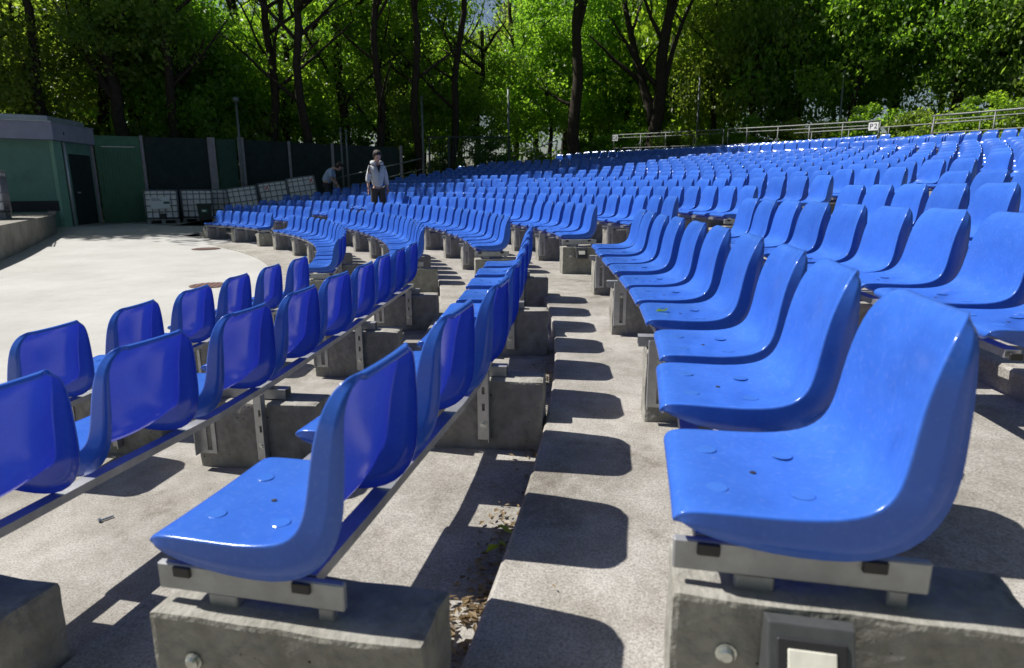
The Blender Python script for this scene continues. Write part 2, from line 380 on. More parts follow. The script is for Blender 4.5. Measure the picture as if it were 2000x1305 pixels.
def brackets(sgn):
    X = .0905
    fb = plate_with_slots(X, -.375, -.315, -.68, -.405, [(-.356, -.334, -.665, -.475)]); fb.box(X, X+.035, -.395, -.391, -.68, -.405)
    fb.box(X, X+.004, -.391, -.375, -.68, -.405)
    rb = plate_with_slots(X, -.13, -.083, -.70, -.405, [(-.112, -.100, -.505, -.475), (-.112, -.100, -.575, -.545)]); rb.box(X, X+.036, -.083, -.079, -.70, -.405)
    bo = MB(); bo.lathe([(.015, X+.004), (.015, X+.0065), (.0095, X+.0066), (.0095, X+.014), (.006, X+.016)], (0, -.106, -.635), 10, 'X')
    b2 = MB(); b2.lathe([(.014, X+.004), (.014, X+.0065), (.0095, X+.0066), (.0095, X+.014), (.006, X+.016)], (0, -.345, -.49), 10, 'X')
    res = []
    for q in (fb, rb, bo, b2):
        if sgn < 0: q.v = [(-x, y, z) for x, y, z in q.v]; q.f = [p[::-1] for p in q.f]
        res.append(q)
    return res
BR = [m_.mesh(n, mm) for m_, n, mm in zip(brackets(1), ('slotted_bracket', 'angle_bracket', 'bolt', 'bolt'), (M_STEEL, M_STEEL, M_BOLT, M_BOLT))]
mb = MB(); mb.box(-.028, .028, -.43, -.02, -.410, -.406); mb.box(-.028, -.024, -.43, -.02, -.447, -.410); mb.box(.024, .028, -.43, -.02, -.447, -.410)
XBEAM = mb.mesh('cross_beam', M_BEAM)
mb = MB(); mb.box(.0345, .051, -.40, -.02, -.428, -.374); mb.box(.02, .046, -.30, -.24, -.462, -.428); mb.box(.026, .046, -.075, -.045, -.462, -.428)
END_BEAM = mb.mesh('end_beam', M_BEAM, bevel=.003, seg=1)
mb = MB(); mb.lathe([(.017, .0), (.017, .003), (.013, .0035), (.013, .010), (.009, .013)], (.0865, -.312, -.545), 12, 'X')
END_BOLT = mb.mesh('bolt', M_BOLT, smooth=False)

# ------------------------------------------------------------ seat rows
TIPX = .150
def rows():
    """(ring, block, list of near-tip angles, number offset)"""
    out = []
    A = {0: (.0164-.295/16.4, .544, -2, 6), 1: (-.048-.295/17.3, .490, 0, 9), 2: (-.0497-.295/18.3, .545, 0, 9), 3: (-.063, .51, 0, 10), 4: (.0399, .464, -3, 7), 5: (.0962, .461, -3, 5),
         6: (.1653, .464, -3, 2), 7: (.172, .466, -1, 1), 8: (.18, .466, -1, 1)}
    for k, (a0, p, i0, i1) in A.items():
        out.append((k, 'A', [a0+p/rk(k)*i for i in range(i0, i1)]))
    nearB = [.2948, .288, .2787, .2703, .2739, .2754, .2776, .2784, .281, .281, .281, .281, .281, .281, .281]
    nearC = [.842, .843, .841, .838, .837, .835, .832, .829, .826, .825, .822, .820, .818, .816, .815]
    for k in range(NL):
        st = .475/rk(k)
        nB = int((nearC[k]-1.50/rk(k)-nearB[k])/st)+1; a1 = nearC[k]-1.50/rk(k); st2 = (a1-nearB[k])/(nB-1) if nB > 1 else st
        out.append((k, 'B', [nearB[k]+st2*i for i in range(nB)]))
        end = 1.021 if k == 0 else 1.084
        nC = int((end-nearC[k])/st+.5)+1
        out.append((k, 'C', [nearC[k]+st*i for i in range(nC)]))
    for j in range(4):
        r = UR+DR*j; st = .467/r
        out.append((100+j, 'R', [.658-st*i for i in range(0, 34)][::-1]))
        out.append((100+j, 'L', [.6715+st*i for i in range(int((1.07-.6715)/st))]))
    return out
ROWS = rows()
def row_r(k): return rk(k) if k < 100 else UR+DR*(k-100)
def row_z(k, a): return zt(k, a) if k < 100 else uz(k-100, a)
def cam_uv(p):
    d = Vector(p)-CAM; z = d.dot(fw)
    return (d.dot(rt)/max(z, .01), d.dot(up)/max(z, .01), z)
def in_view(p, mx=.96, my=.60):
    u, v_, z = cam_uv(p); return z > .3 and abs(u) < mx and abs(v_) < my
seats = []
for k, b, angs in ROWS:
    r = row_r(k); n = len(angs)
    for i, a in enumerate(angs):
        ac = a+TIPX/r; rr = r+(ofsA(a) if b == 'A' else 0)
        p = pol(rr, ac, row_z(k, ac)); mid = p+Vector((0, 0, -.2))-pol(.2, ac)
        if not in_view(mid): continue
        # local heading follows the slight kink of the near block's rails
        da = 0
        if b == 'A': da = math.atan2(ofsA(a+.02)-ofsA(a-.02), .04*r)
        pos = {'A': n-i, 'B': i+1, 'C': i+1, 'R': n-i, 'L': i+1}[b]
        seats.append((cam_uv(mid)[2], k, b, i, pos, p, ac-math.pi/2-da*.6))
seats.sort(key=lambda s: s[0])
BLK = {'A': 'nearest', 'B': 'middle', 'C': 'far'}
def seat_label(k, b, pos):
    if b in 'AB C': return 'blue plastic seat, %s from the %s aisle in the %s row of the %s block' % (ORD[pos], {'A': 'far', 'B': 'near', 'C': 'near'}[b], ROWN(k), BLK[b])
    return 'blue plastic seat, %s from the gap in the upper tier %s row, %s part' % (ORD[pos], ROWN(k-100), {'R': 'right', 'L': 'left'}[b])
near_seats, far_seats = seats[:300], seats[300:]
for d, k, b, i, pos, p, rz in near_seats:
    jz = RNG.normal(0, .002); jr = RNG.normal(0, .014)
    o = add_obj('stadium_seat', SEAT, None, None, p+Vector((0, 0, jz)), rz+jr)
    o.rotation_euler.x = RNG.normal(0, .010); o.rotation_euler.y = RNG.normal(0, .006)
    tag(o, seat_label(k, b, pos), 'seat', 'blue seats bolted along the benches')
    if d < 5.5:
        for dm in DISCS: add_obj('screw_cover', dm, None, o)
        add_obj('drain_hole', DRAIN, None, o)
V = []; Fc = []; off = 0
for d, k, b, i, pos, p, rz in far_seats:
    c, s = math.cos(rz), math.sin(rz); q = LO_V.copy()
    V.append(np.stack([q[:, 0]*c-q[:, 1]*s+p.x, q[:, 0]*s+q[:, 1]*c+p.y, q[:, 2]+p.z], -1)); Fc += [tuple(x+off for x in f_) for f_ in LO_F]; off += len(q)
me = bpy.data.meshes.new('distant_seats'); me.from_pydata(np.concatenate(V).tolist(), [], Fc); me.update(); me.materials.append(M_SEAT)
me.polygons.foreach_set('use_smooth', [True]*len(me.polygons))
o = add_obj('distant_seats', me, kind='stuff'); tag(o, 'far rows of small blue plastic seats up to the railings', 'seats')
print('SEATS', len(near_seats), len(far_seats))

# ------------------------------------------------------------ bench frames under the rows
def rail_mesh(name, k, b, angs, dy, w=.021, h=.024, top=-.371):
    r = row_r(k); mb = MB(); a0 = block_angles(k, b, angs)[0]-.034/r; a1 = angs[-1]+.40/r; n = max(2, int((a1-a0)*r/.25)); v = []; f = []
    for i in range(n+1):
        a = a0+(a1-a0)*i/n; rr = r+dy+(ofsA(a) if b == 'A' else 0); z = row_z(k, a)+top
        v += [pol(rr-w, a, z), pol(rr+w, a, z), pol(rr+w, a, z-h), pol(rr-w, a, z-h)]
    for i in range(n):
        for j in range(4): f.append((i*4+j, i*4+(j+1) % 4, (i+1)*4+(j+1) % 4, (i+1)*4+j))
    f += [(3, 2, 1, 0), tuple(n*4+j for j in range(4))]
    mb.raw(v, f); return mb.mesh(name, M_STEEL)
mb = MB(); mb.box(-.004, .004, -.018, .018, -.0105, .0105); ENDCAP = mb.mesh('end_cap', M_CAP, bevel=.002, seg=1)
def block_angles(k, b, angs):
    r = row_r(k); a0 = angs[0]-.05/r; a1 = angs[-1]+.38/r
    if b == 'A' and k in (1, 2, 3): a0 = angs[0]-.02/r
    n = max(1, round((a1-a0)*r/1.45)); return [a0+.04/r+(a1-a0-.08/r)*i/n for i in range(n+1)]
for k, b, angs in ROWS:
    r = row_r(k); angs = [a for a in angs if in_view(pol(r, a, row_z(k, a)-.4), 1.05, .85)]
    if not angs: continue
    base = pol(r, angs[0], row_z(k, angs[0])-HF)
    lab = ('steel bench frame on concrete blocks under the %s row of the %s block' % (ROWN(k), BLK[b])) if k < 100 else \
          ('steel bench frame under the %s row of the upper tier, %s part' % (ROWN(k-100), {'R': 'right', 'L': 'left'}[b]))
    t = thing('bench_frame', lab, 'bench frame', base, 0, 'bench frames of the seat rows')
    for nm, dy in (('front_rail', -.345), ('rear_rail', -.10)):
        ro = add_obj(nm, rail_mesh(nm, k, b, angs, dy), None, t, -base)
        if k < 6:
            a = block_angles(k, b, angs)[0]-.054/r; rr = r+(ofsA(a) if b == 'A' else 0)
            add_obj('end_cap', ENDCAP, None, ro, pol(rr+dy, a, row_z(k, a)-.387)+pol(0, 0), a-math.pi/2)
            bpy.context.view_layer.objects.active = None
    for i, a in enumerate(block_angles(k, b, angs)):
        rr = r+(ofsA(a) if b == 'A' else 0); p = pol(rr, a, row_z(k, a))
        if not in_view(p+Vector((0, 0, -.6)), .9, .66): continue
        blk = add_obj('concrete_block', BLOCKS[(i*3+k) % 4], None, t, p-base, a-math.pi/2)
        if k <= 5:
            end = i == 0
            if end:
                add_obj('end_beam', END_BEAM, None, blk); add_obj('bolt', END_BOLT, None, blk)
            else:
                add_obj('cross_beam', XBEAM, None, blk)
                for me_ in BR: add_obj(me_.name.split('.')[0], me_, None, blk)

# ------------------------------------------------------------ aisle lights on end blocks
M_LENS = mat('lamp_lens', (.80, .78, .68), .3, noise_s=40, noise_a=.2)
M_HOUS = mat('lamp_housing', (.10, .105, .108), .45, .4, noise_s=25, noise_a=.3)
def aisle_light(k, b, label, hanging=False):
    r = row_r(k); angs = [q for q in ROWS if q[0] == k and q[1] == b][0][2]; a = block_angles(k, b, angs)[0]
    t = thing('aisle_light', label, 'light', pol(r, a, row_z(k, a)), a-math.pi/2, 'aisle lights on the row ends')
    mb = MB(); y0, y1, z0, z1 = -.262, -.132, -.572, -.462; x0 = .088; xb, xt = .160, .112
    mb.raw([(x0, y0, z0), (x0, y1, z0), (x0, y1, z1), (x0, y0, z1), (xb, y0+.004, z0), (xb, y1-.004, z0), (xt, y1-.004, z1), (xt, y0+.004, z1)],
           [(0, 3, 2, 1), (4, 5, 6, 7), (0, 1, 5, 4), (1, 2, 6, 5), (2, 3, 7, 6), (3, 0, 4, 7)])
    h = mb.build('housing', M_HOUS, t, bevel=.003)
    sl_ = Vector((xt-xb, 0, z1-z0)).normalized(); nr_ = Vector((sl_.z, 0, -sl_.x)); c_ = Vector(((xb+xt)/2, -.197, (z0+z1)/2))
    mb = MB(); mb.obox(c_+nr_*.001, nr_*.003, (0, .049, 0), sl_*.040); mb.build('surround', M_CAP, h, bevel=.002, seg=1)
    mb = MB(); mb.obox(c_+nr_*.004+sl_*.006, nr_*.002, (0, .034, 0), sl_*.020); mb.build('lens', M_LENS, h, bevel=.001, seg=1)
    return t
aisle_light(3, 'A', 'grey metal aisle light bolted to the nearest concrete end block')
aisle_light(3, 'B', 'dark aisle light on the end block across the aisle, fourth row')

# ------------------------------------------------------------ hut, platform and fence at the far side of the stage
M_GREEN = mat('green_render', (.15, .29, .225), .85, noise_s=3, noise_a=.2, bump=.15, bump_s=40, stain=(1.2, (.075, .15, .12), .55, .8))
M_LTGREEN = mat('pale_green_render', (.22, .42, .31), .8, noise_s=5, noise_a=.2, stain=(2, (.13, .24, .19), .55, .8))
M_FASCIA = mat('mauve_fascia', (.33, .33, .42), .8, noise_s=2.5, noise_a=.22, bump=.1, stain=(1.5, (.22, .22, .27), .55, .8))
M_FLASH = mat('roof_flashing', (.55, .58, .62), .4, .4, noise_s=3, noise_a=.35)
M_DARK = mat('dark_plinth', (.03, .032, .034), .8, noise_s=6)
M_DOORGREEN = mat('green_sheet_metal', (.045, .155, .085), .55, .1, noise_s=4, noise_a=.3)
M_POST = mat('mauve_post', (.27, .25, .27), .7, noise_s=6, noise_a=.3)
M_SCREEN = mat('black_screen_cloth', (.035, .05, .048), .95, 0, .1, noise_s=4, noise_a=.35, bump=.3, bump_s=30)
M_BIN = mat('dark_green_plastic', (.02, .035, .03), .5, noise_s=12)
M_GREENPANEL = mat('fence_green_panel', (.04, .085, .062), .9, 0, .2, noise_s=6, noise_a=.3)

def prism(mb, poly, z0, z1):
    n = len(poly); mb.raw([(x, y, z0) for x, y in poly]+[(x, y, z1) for x, y in poly],
                          [tuple(range(n))[::-1], tuple(range(n, 2*n))]+[(i, (i+1) % n, (i+1) % n+n, i+n) for i in range(n)])
pl = thing('stage_platform', 'raised concrete platform at the left edge in front of the green hut', 'platform', (3.65, 13.87, .30))
mb = MB(); prism(mb, [(0, 0), (-2.05, 2.25), (-8, -4), (-1, -12), (5.2, -7.6)], 0, .66)
M_PLAT = mat('platform_concrete', (.30, .285, .255), .92, 0, .2, noise_s=2.2, col2=(.17, .16, .14), bump=.4, bump_s=25, stain=(.8, (.10, .095, .08), .55, .75))
mb.build('slab', M_PLAT, pl, bevel=.02)
mb = MB(); prism(mb, [(.06, .0), (-2.03, 2.3), (-2.2, 2.15), (-.1, -.1)], .66, .70); mb.build('edge_strip', M_PLAT, pl, bevel=.008)

hut = thing('service_hut', 'green flat roofed hut with mauve fascia beside the fence', 'hut', (1.78, 16.23, .44))
mb = MB(); prism(mb, [(0, 0), (-.50, 2.05), (-6, 1.2), (-6.5, -5.8), (-4.2, -4.1)], 0, 2.66); mb.build('wall', M_GREEN, hut)
mb = MB(); prism(mb, [(.26, -.22), (-.42, 2.22), (-6.5, 1.8), (-7, -6.2), (-4.15, -4.52)], 2.66, 3.17); fas = mb.build('fascia', M_FASCIA, hut, bevel=.01)
mb = MB(); prism(mb, [(-.05, .0), (-.62, 2.1), (-6.3, 1.5), (-6.8, -6.0), (-4.2, -4.15)], 3.172, 3.38); mb.build('roof', M_FLASH, hut, bevel=.04)
mb = MB(); prism(mb, [(.29, -.25), (-.40, 2.25), (-.5, 2.25), (.2, -.22), (-4.15, -4.45), (-4.15, -4.56)], 3.172, 3.20); mb.build('drip_edge', M_FLASH, fas)
mb = MB(); prism(mb, [(.05, -.04), (-.05, .38), (-.12, .36), (-.05, -.08)], .0, 2.655); mb.build('corner_pilaster', M_LTGREEN, hut)
mb = MB(); mb.tube([(-.035, .46, .05), (-.035, .46, 2.64)], .045, 10); mb.build('downpipe', M_FLASH, hut, smooth=True)
mb = MB(); prism(mb, [(-.16, .75), (-.45, 1.95), (-.48, 1.95), (-.19, .75)], .05, 2.3); dr = mb.build('door', M_SCREEN, hut)
mb = MB(); mb.obox((-.19, .95, 1.1), (.012, .05, 0), (.05, -.012, 0), (0, 0, .02)); mb.build('door_handle', M_STEEL, dr)
mb = MB(); prism(mb, [(.02, -.03), (-4.25, -4.2), (-4.3, -4.1), (-.03, .02)], .55, .86); mb.build('plinth', M_DARK, hut)
mb = MB(); mb.box(.02, .10, .33, .40, 2.84, 2.93); mb.tube([(.06, .365, 2.84), (.06, .365, 2.72)], .01, 6); mb.build('wall_lamp', M_CAP, hut)
mb = MB(); prism(mb, [(-.02, .55), (-.5, 2.1), (.35, 2.0), (.45, .75)], -.05, .08); mb.build('doorstep', M_PLAT, hut, bevel=.01)

def wall_panel(mb, a, b, z0, z1, t):
    a, b = Vector(a), Vector(b); d = (b-a); n = Vector((-d.y, d.x)).normalized()*t
    prism(mb, [tuple(a-n), tuple(b-n), tuple(b+n), tuple(a+n)], z0, z1)
FP = [(1.25, 18.40), (2.42, 19.34), (3.98, 21.02), (4.84, 21.55), (7.0, 24.9), (9.4, 26.7)]
g = thing('sheet_metal_gate', 'tall dark green ribbed sheet metal gate beside the hut', 'gate', (1.25, 18.40, .46))
d = Vector((1.17, .94)); L_ = d.length; d.normalize(); nn = Vector((d.y, -d.x))
mb = MB(); wall_panel(mb, d*.09, d*(L_-.06), .04, 2.96, .012); sh = mb.build('sheet', M_DOORGREEN, g)
for i in range(13):
    c = d*(.14+i*(L_-.28)/12); mb = MB(); mb.obox((c.x+nn.x*.022, c.y+nn.y*.022, 1.32), tuple(d.to_3d()*.022), tuple(nn.to_3d()*.009), (0, 0, 1.26)); mb.build('rib', M_DOORGREEN, sh, bevel=.005, seg=1)
mb = MB(); c = d*(L_*.52); mb.obox((c.x+nn.x*.03, c.y+nn.y*.03, 2.60), tuple(d.to_3d()*(L_*.33)), tuple(nn.to_3d()*.012), (0, 0, .012)); mb.build('bolt_bar', M_STEEL, g)
for q in (0, L_): mb = MB(); c = d*q; mb.obox((c.x, c.y, 1.5), tuple(d.to_3d()*.05), tuple(nn.to_3d()*.05), (0, 0, 1.5)); mb.build('post', M_POST, g, bevel=.006, seg=1)

fc = thing('screened_fence', 'long fence hung with black screening behind the white tanks', 'fence', (2.42, 19.34, .46))
o3 = Vector((2.42, 19.34))
def fseg(a, b, top_a, top_b, z0, material, name, inset=.08):
    a, b = Vector(a)-o3, Vector(b)-o3; d = (b-a).normalized(); a2, b2 = a+d*inset, b-d*inset; n = Vector((-d.y, d.x))*.015; k = max(2, int((b2-a2).length/.25))
    mb = MB(); v = []; f = []
    for i in range(k+1):
        t = i/k; p = a2.lerp(b2, t); w_ = .018*math.sin(i*2.1)+.012*math.sin(i*.9)
        for sg in (-1, 1):
            for z in (z0, top_a+(top_b-top_a)*t-.02*abs(math.sin(i*1.3))): v.append((p.x+n.x*sg+d.y*w_, p.y+n.y*sg-d.x*w_, z))
    for i in range(k):
        b0 = i*4; f += [(b0, b0+1, b0+5, b0+4), (b0+2, b0+6, b0+7, b0+3), (b0+1, b0+3, b0+7, b0+5), (b0, b0+4, b0+6, b0+2)]
    f += [(0, 2, 3, 1), (k*4, k*4+1, k*4+3, k*4+2)]
    mb.raw(v, f); return mb.build(name, material, fc)
fseg(FP[1], FP[2], 2.97, 3.0, .02, M_SCREEN, 'screen_panel'); fseg(FP[2], FP[3], 2.98, 3.0, .02, M_GREENPANEL, 'green_panel', .16)
fseg(FP[3], FP[4], 3.0, 2.98, .1, M_SCREEN, 'screen_panel'); fseg(FP[4], FP[5], 2.98, 2.95, .3, M_SCREEN, 'screen_panel')
for p, wd, top in ((FP[2], .13, 3.03), (FP[3], .11, 3.05), (((FP[3][0]+FP[4][0])/2, (FP[3][1]+FP[4][1])/2), .05, 3.0), (FP[4], .06, 3.02), (FP[5], .06, 3.0)):
    mb = MB(); c = Vector(p)-o3; e = Vector((.82, .57)); mb.obox((c.x+e.y*.06, c.y-e.x*.06, top/2), (e.x*wd, e.y*wd, 0), (-e.y*.05, e.x*.05, 0), (0, 0, top/2)); mb.build('post', M_POST, fc, bevel=.006, seg=1)

# ------------------------------------------------------------ white liquid tanks in wire cages
def translucent_white():
    M = mat('tank_plastic', (.82, .82, .80), .4, noise_s=2.2, col2=(.66, .63, .66), stain=(1.3, (.58, .50, .55), .52, .78)); return M
M_TANK = translucent_white(); M_CAGE = mat('cage_tube', (.23, .24, .26), .5, .6, noise_s=15)
M_PALLET = mat('pallet', (.30, .30, .30), .7, .2, noise_s=8, noise_a=.4)
M_LABEL = mat('label_paper', (.70, .72, .72), .6, noise_s=9, noise_a=.12); M_LGREEN = mat('label_green', (.02, .13, .08), .5); M_LRED = mat('label_red', (.5, .06, .04), .5)
mb = MB(); mb.box(-.47, .47, -.57, .57, .17, 1.08); TANK = mb.mesh('bottle', M_TANK, bevel=.07, seg=4)
TANK.polygons.foreach_set('use_smooth', [True]*len(TANK.polygons))
mb = MB()
for z in (.20, .40, .60, .80, .98, 1.10):
    c = [(-.5, -.6), (.5, -.6), (.5, .6), (-.5, .6), (-.5, -.6)]
    for (x0, y0), (x1, y1) in zip(c[:-1], c[1:]): mb.tube([(x0, y0, z), (x1, y1, z)], .013, 6)
for i in range(6):
    x = -.5+i*.2
    for y in (-.605, .605): mb.tube([(x, y, .13), (x, y, 1.11)], .013, 6)
for i in range(1, 6):
    y = -.6+i*.2
    for x in (-.505, .505): mb.tube([(x, y, .13), (x, y, 1.11)], .013, 6)
for y in (-.2, .2): mb.tube([(-.5, y, 1.11), (.5, y, 1.11)], .015, 6)
CAGE = mb.mesh('cage', M_CAGE, smooth=True)
mb = MB(); mb.box(-.5, .5, -.6, .6, .115, .155)
for x in (-.43, 0, .43):
    for y in (-.53, 0, .53): mb.box(x-.06, x+.06, y-.06, y+.06, .03, .115)
for x in (-.43, 0, .43): mb.box(x-.06, x+.06, -.6, .6, .0, .03)
PALLET = mb.mesh('pallet', M_PALLET)
mb = MB(); mb.lathe([(.11, 1.07), (.115, 1.10), (.115, 1.125), (.09, 1.135)], (0, 0, 0), 16); LID = mb.mesh('lid', M_CAP)
mb = MB(); mb.box(-.09, .09, -.62, -.5, .16, .34); VALVE = mb.mesh('valve', M_CAP, bevel=.02)
def tank(x, y, z, yaw, tilt, label, paper=None, mark=None, valve=True):
    t = thing('liquid_tank', label, 'tank', (x, y, z), 0, 'white caged liquid tanks'); t.rotation_euler = (0, -tilt, yaw); t.rotation_mode = 'XYZ'
    add_obj('bottle', TANK, None, t); add_obj('cage', CAGE, None, t); add_obj('pallet', PALLET, None, t); add_obj('lid', LID, None, t)
    if valve: add_obj('valve', VALVE, None, t)
    if paper:
        mb = MB(); mb.box(-.33, .25, -.635, -.622, .50, .90); l_ = mb.build('label_sheet', M_LABEL, t)
        mb = MB(); mb.box(.06, .24, -.639, -.6355, .66, .74); mb.build('label_patch', M_LGREEN, l_)
        for i in range(3): mb = MB(); mb.box(-.29, -.05+.04*i, -.638, -.6355, .83-.035*i, .845-.035*i); mb.build('label_line', M_CAGE, l_)
    if mark:
        x0 = mark; mb = MB(); mb.box(x0-.09, x0+.09, -.63, -.62, .82, 1.04); l_ = mb.build('hazard_label', M_LABEL, t)
        mb = MB(); mb.obox((x0, -.634, .93), (.07, 0, .085), (0, .002, 0), (-.012, 0, .010)); mb.obox((x0, -.6341, .93), (.07, 0, -.085), (0, .002, 0), (.012, 0, .010)); mb.build('hazard_cross', M_LRED, l_)
tank(3.35, 18.75, .49, R(36), 0, 'caged tank with a large white label, beside the green gate', paper=True)
tank(4.0, 19.78, .49, R(33), 0, 'caged tank half hidden by the dark bin, second from the gate', valve=False)
tank(5.38, 20.70, .60, R(28), R(7.5), 'caged tank third from the gate, first one on the ramp')
tank(6.32, 21.20, .77, R(27), R(7.5), 'caged tank on the ramp with a pale crossed label', mark=-.2)
tank(7.23, 21.65, .95, R(26), R(8), 'highest caged tank with an orange crossed label, beside the bending person', mark=.36)
tank(4.45, 20.9, .50, R(33), 0, 'caged tank standing behind the others, against the screening', valve=False)
tank(4.02, 11.45, .965, R(40), 0, 'caged tank on the platform at the left picture edge')
b = thing('waste_bin', 'dark green waste bin with a light sticker before the tanks', 'bin', (5.2, 18.35, .50), R(30))
mb = MB(); mb.raw([(x*s_, y*s_, z) for z, s_ in ((0, .8), (.62, 1)) for x, y in ((-.22, -.2), (.22, -.2), (.22, .2), (-.22, .2))], [(0, 3, 2, 1), (4, 5, 6, 7), (0, 1, 5, 4), (1, 2, 6, 5), (2, 3, 7, 6), (3, 0, 4, 7)]); bd = mb.build('body', M_BIN, b, bevel=.03)
mb = MB(); mb.box(-.235, .235, -.22, .22, .60, .66); mb.build('lid', M_BIN, b, bevel=.02)
mb = MB(); mb.box(-.10, .10, -.205, -.196, .36, .48); mb.build('sticker', M_LGREEN, bd)
mb = MB(); mb.box(-.07, .05, -.2085, -.2055, .40, .45); mb.build('sticker_print', M_LABEL, bd)

# ------------------------------------------------------------ manholes, poles, rails, gate
M_IRON = mat('rusty_iron', (.16, .09, .075), .85, .2, noise_s=14, noise_a=.5, bump=.4)
for x, y, rr_, lab in ((9.7, 11.38, .30, 'rusty manhole cover in the stage floor near the far rows'), (13.14, 6.17, .27, 'brown stained manhole cover behind the front row seats')):
    t = thing('manhole_cover', lab, 'manhole', (x, y, stage_z(x, y)+.004), R(20))
    mb = MB(); mb.lathe([(rr_, 0), (rr_, .006), (rr_-.02, .008)], n=24); mb.build('cover', M_IRON, t)
    mb = MB()
    for i in range(-3, 4):
        h = math.sqrt(max(0, (rr_-.04)**2-(i*.07)**2)); mb.box(i*.07-.012, i*.07+.012, -h, h, .008, .013)
    mb.build('ribs', M_IRON, t)
M_POLE = mat('pole_steel', (.16, .18, .18), .5, .5, noise_s=6, noise_a=.3); M_RAIL = mat('rail_steel', (.17, .18, .175), .55, .4, noise_s=10, noise_a=.3)
M_GATE = mat('gate_paint', (.025, .038, .036), .5, .3, noise_s=10)
def pole(x, y, z0, z1, r_, label, head=False, lean=(0, 0)):
    t = thing('pole', label, 'pole', (x, y, z0)); h = z1-z0
    mb = MB(); mb.tube([(0, 0, 0), (lean[0]*.5, lean[1]*.5, h*.5), (lean[0], lean[1], h)], [r_, r_*.95, r_*.85], 10); mb.build('shaft', M_POLE, t, smooth=True)
    if head:
        mb = MB(); mb.lathe([(.02, h-.02), (.11, h+.02), (.13, h+.10), (.10, h+.16), (.02, h+.19)], (lean[0], lean[1], 0), 14); mb.build('lamp_head', M_POLE, t, smooth=True)
    else:
        mb = MB(); mb.lathe([(r_*1.2, h-.03), (r_*1.2, h+.01)], (lean[0], lean[1], 0), 10); mb.build('cap', M_POLE, t)
pole(5.05, 21.15, .5, 4.72, .05, 'slim lamp post with a round head above the black screening', True)
pole(8.70, 21.84, 1.2, 3.82, .035, 'left of two grey posts beside the bending person')
pole(8.88, 21.90, 1.2, 3.74, .04, 'right of two grey posts beside the bending person')
pole(10.46, 26.66, 1.4, 5.5, .06, 'tall thin pole at the left end of the barred gate')
pole(13.98, 28.44, 2.0, 6.0, .05, 'tall thin pole at the right end of the barred gate')
pole(23.38, 37.5, 2.0, 7.6, .06, 'thin pole among the trees behind the upper railing')
pole(29.3, 32.2, 2.0, 6.9, .05, 'thin pole among the trees right of the sign')

gt = thing('barred_gate', 'dark barred metal gate between two poles below the trees', 'gate', (10.72, 26.72, 1.5)); d = Vector((3.44, .74)); L_ = d.length; d.normalize()
for z in (.25, 2.3): mb = MB(); mb.obox((d.x*L_/2, d.y*L_/2, z), tuple(d.to_3d()*L_/2), (-d.y*.02, d.x*.02, 0), (0, 0, .03)); mb.build('cross_rail', M_GATE, gt)
for q in (0, L_*.24, L_): mb = MB(); mb.obox((d.x*q, d.y*q, 1.15), tuple(d.to_3d()*.045), (-d.y*.045, d.x*.045, 0), (0, 0, 1.2)); mb.build('post', M_GATE, gt)
mb = MB(); mb.tube([(0, 0, 0), (0, 0, 2.0)], .011, 6); GBAR = mb.mesh('bar', M_GATE, smooth=True)
for i in range(1, 30): c = d*(L_*i/30); add_obj('bar', GBAR, None, gt, (c.x, c.y, .26))

def handrail(name, label, pts, drops, rad, posts, material, post_h, cat='railing', group=None):
    """top rail through pts, further rails `drops` below it, posts at given path fractions"""
    o0 = Vector(pts[0]); t = thing(name, label, cat, o0-Vector((0, 0, post_h)), 0, group); q = [Vector(p)-o0+Vector((0, 0, post_h)) for p in pts]
    cum = [0]
    for a, b in zip(q[:-1], q[1:]): cum.append(cum[-1]+(b-a).length)
    def at(s):
        s *= cum[-1]
        for i in range(len(q)-1):
            if s <= cum[i+1]+1e-6: return q[i].lerp(q[i+1], (s-cum[i])/(cum[i+1]-cum[i]))
        return q[-1]
    for i, dz in enumerate((0, *drops)):
        mb = MB(); mb.tube([p-Vector((0, 0, dz)) for p in q], rad if i == 0 else rad*.62, 8); mb.build('top_rail' if i == 0 else 'lower_rail', material, t, smooth=True)
    for s in posts:
        p = at(s); mb = MB(); mb.tube([p-Vector((0, 0, post_h)), p], rad*.8, 8); mb.build('post', material, t, smooth=True)
    return t
def arc_pts(r, a0, a1, z0, z1, n): return [pol(r, a0+(a1-a0)*i/n, z0+(z1-z0)*i/n) for i in range(n+1)]
handrail('handrail', 'grey handrail climbing left of the barred gate', [(6.98, 24.33, 1.97), (10.7, 25.68, 2.87)], (.45, .85), .028, (0, .5, 1), M_POLE, 1.1)
handrail('handrail', 'dark stair handrail climbing right of the barred gate', [(14.13, 28.46, 2.95), (16.17, 28.69, 3.73)], (.42, .8), .026, (.05, .5, 1), M_POLE, 1.1)
handrail('railing', 'long steel railing behind the upper rows, carrying the right sign', arc_pts(36.62, .700, .872, 3.878, 4.03, 10), (.145, .62), .027, (0, .22, .43, .64, .86, 1), M_RAIL, 1.25)
handrail('railing', 'dull steel railing behind the upper rows, carrying the left sign', arc_pts(36.62, .878, 1.036, 4.03, 4.118, 10), (.145, .62), .024, (0, .25, .5, .73, .985), M_RAIL, 1.3)
handrail('railing', 'bright steel railing at the right picture edge above the seats', arc_pts(36.62, .50, .652, 3.80, 3.878, 8), (.145, .55), .029, (0, .35, .66, .99), M_RAIL, 1.25)
handrail('handrail', 'thin handrail in the gap between the two upper railings', arc_pts(37.2, .60, .80, 3.66, 3.72, 8), (.45,), .022, (.1, .3, .5, .7, .9), M_RAIL, 1.0)

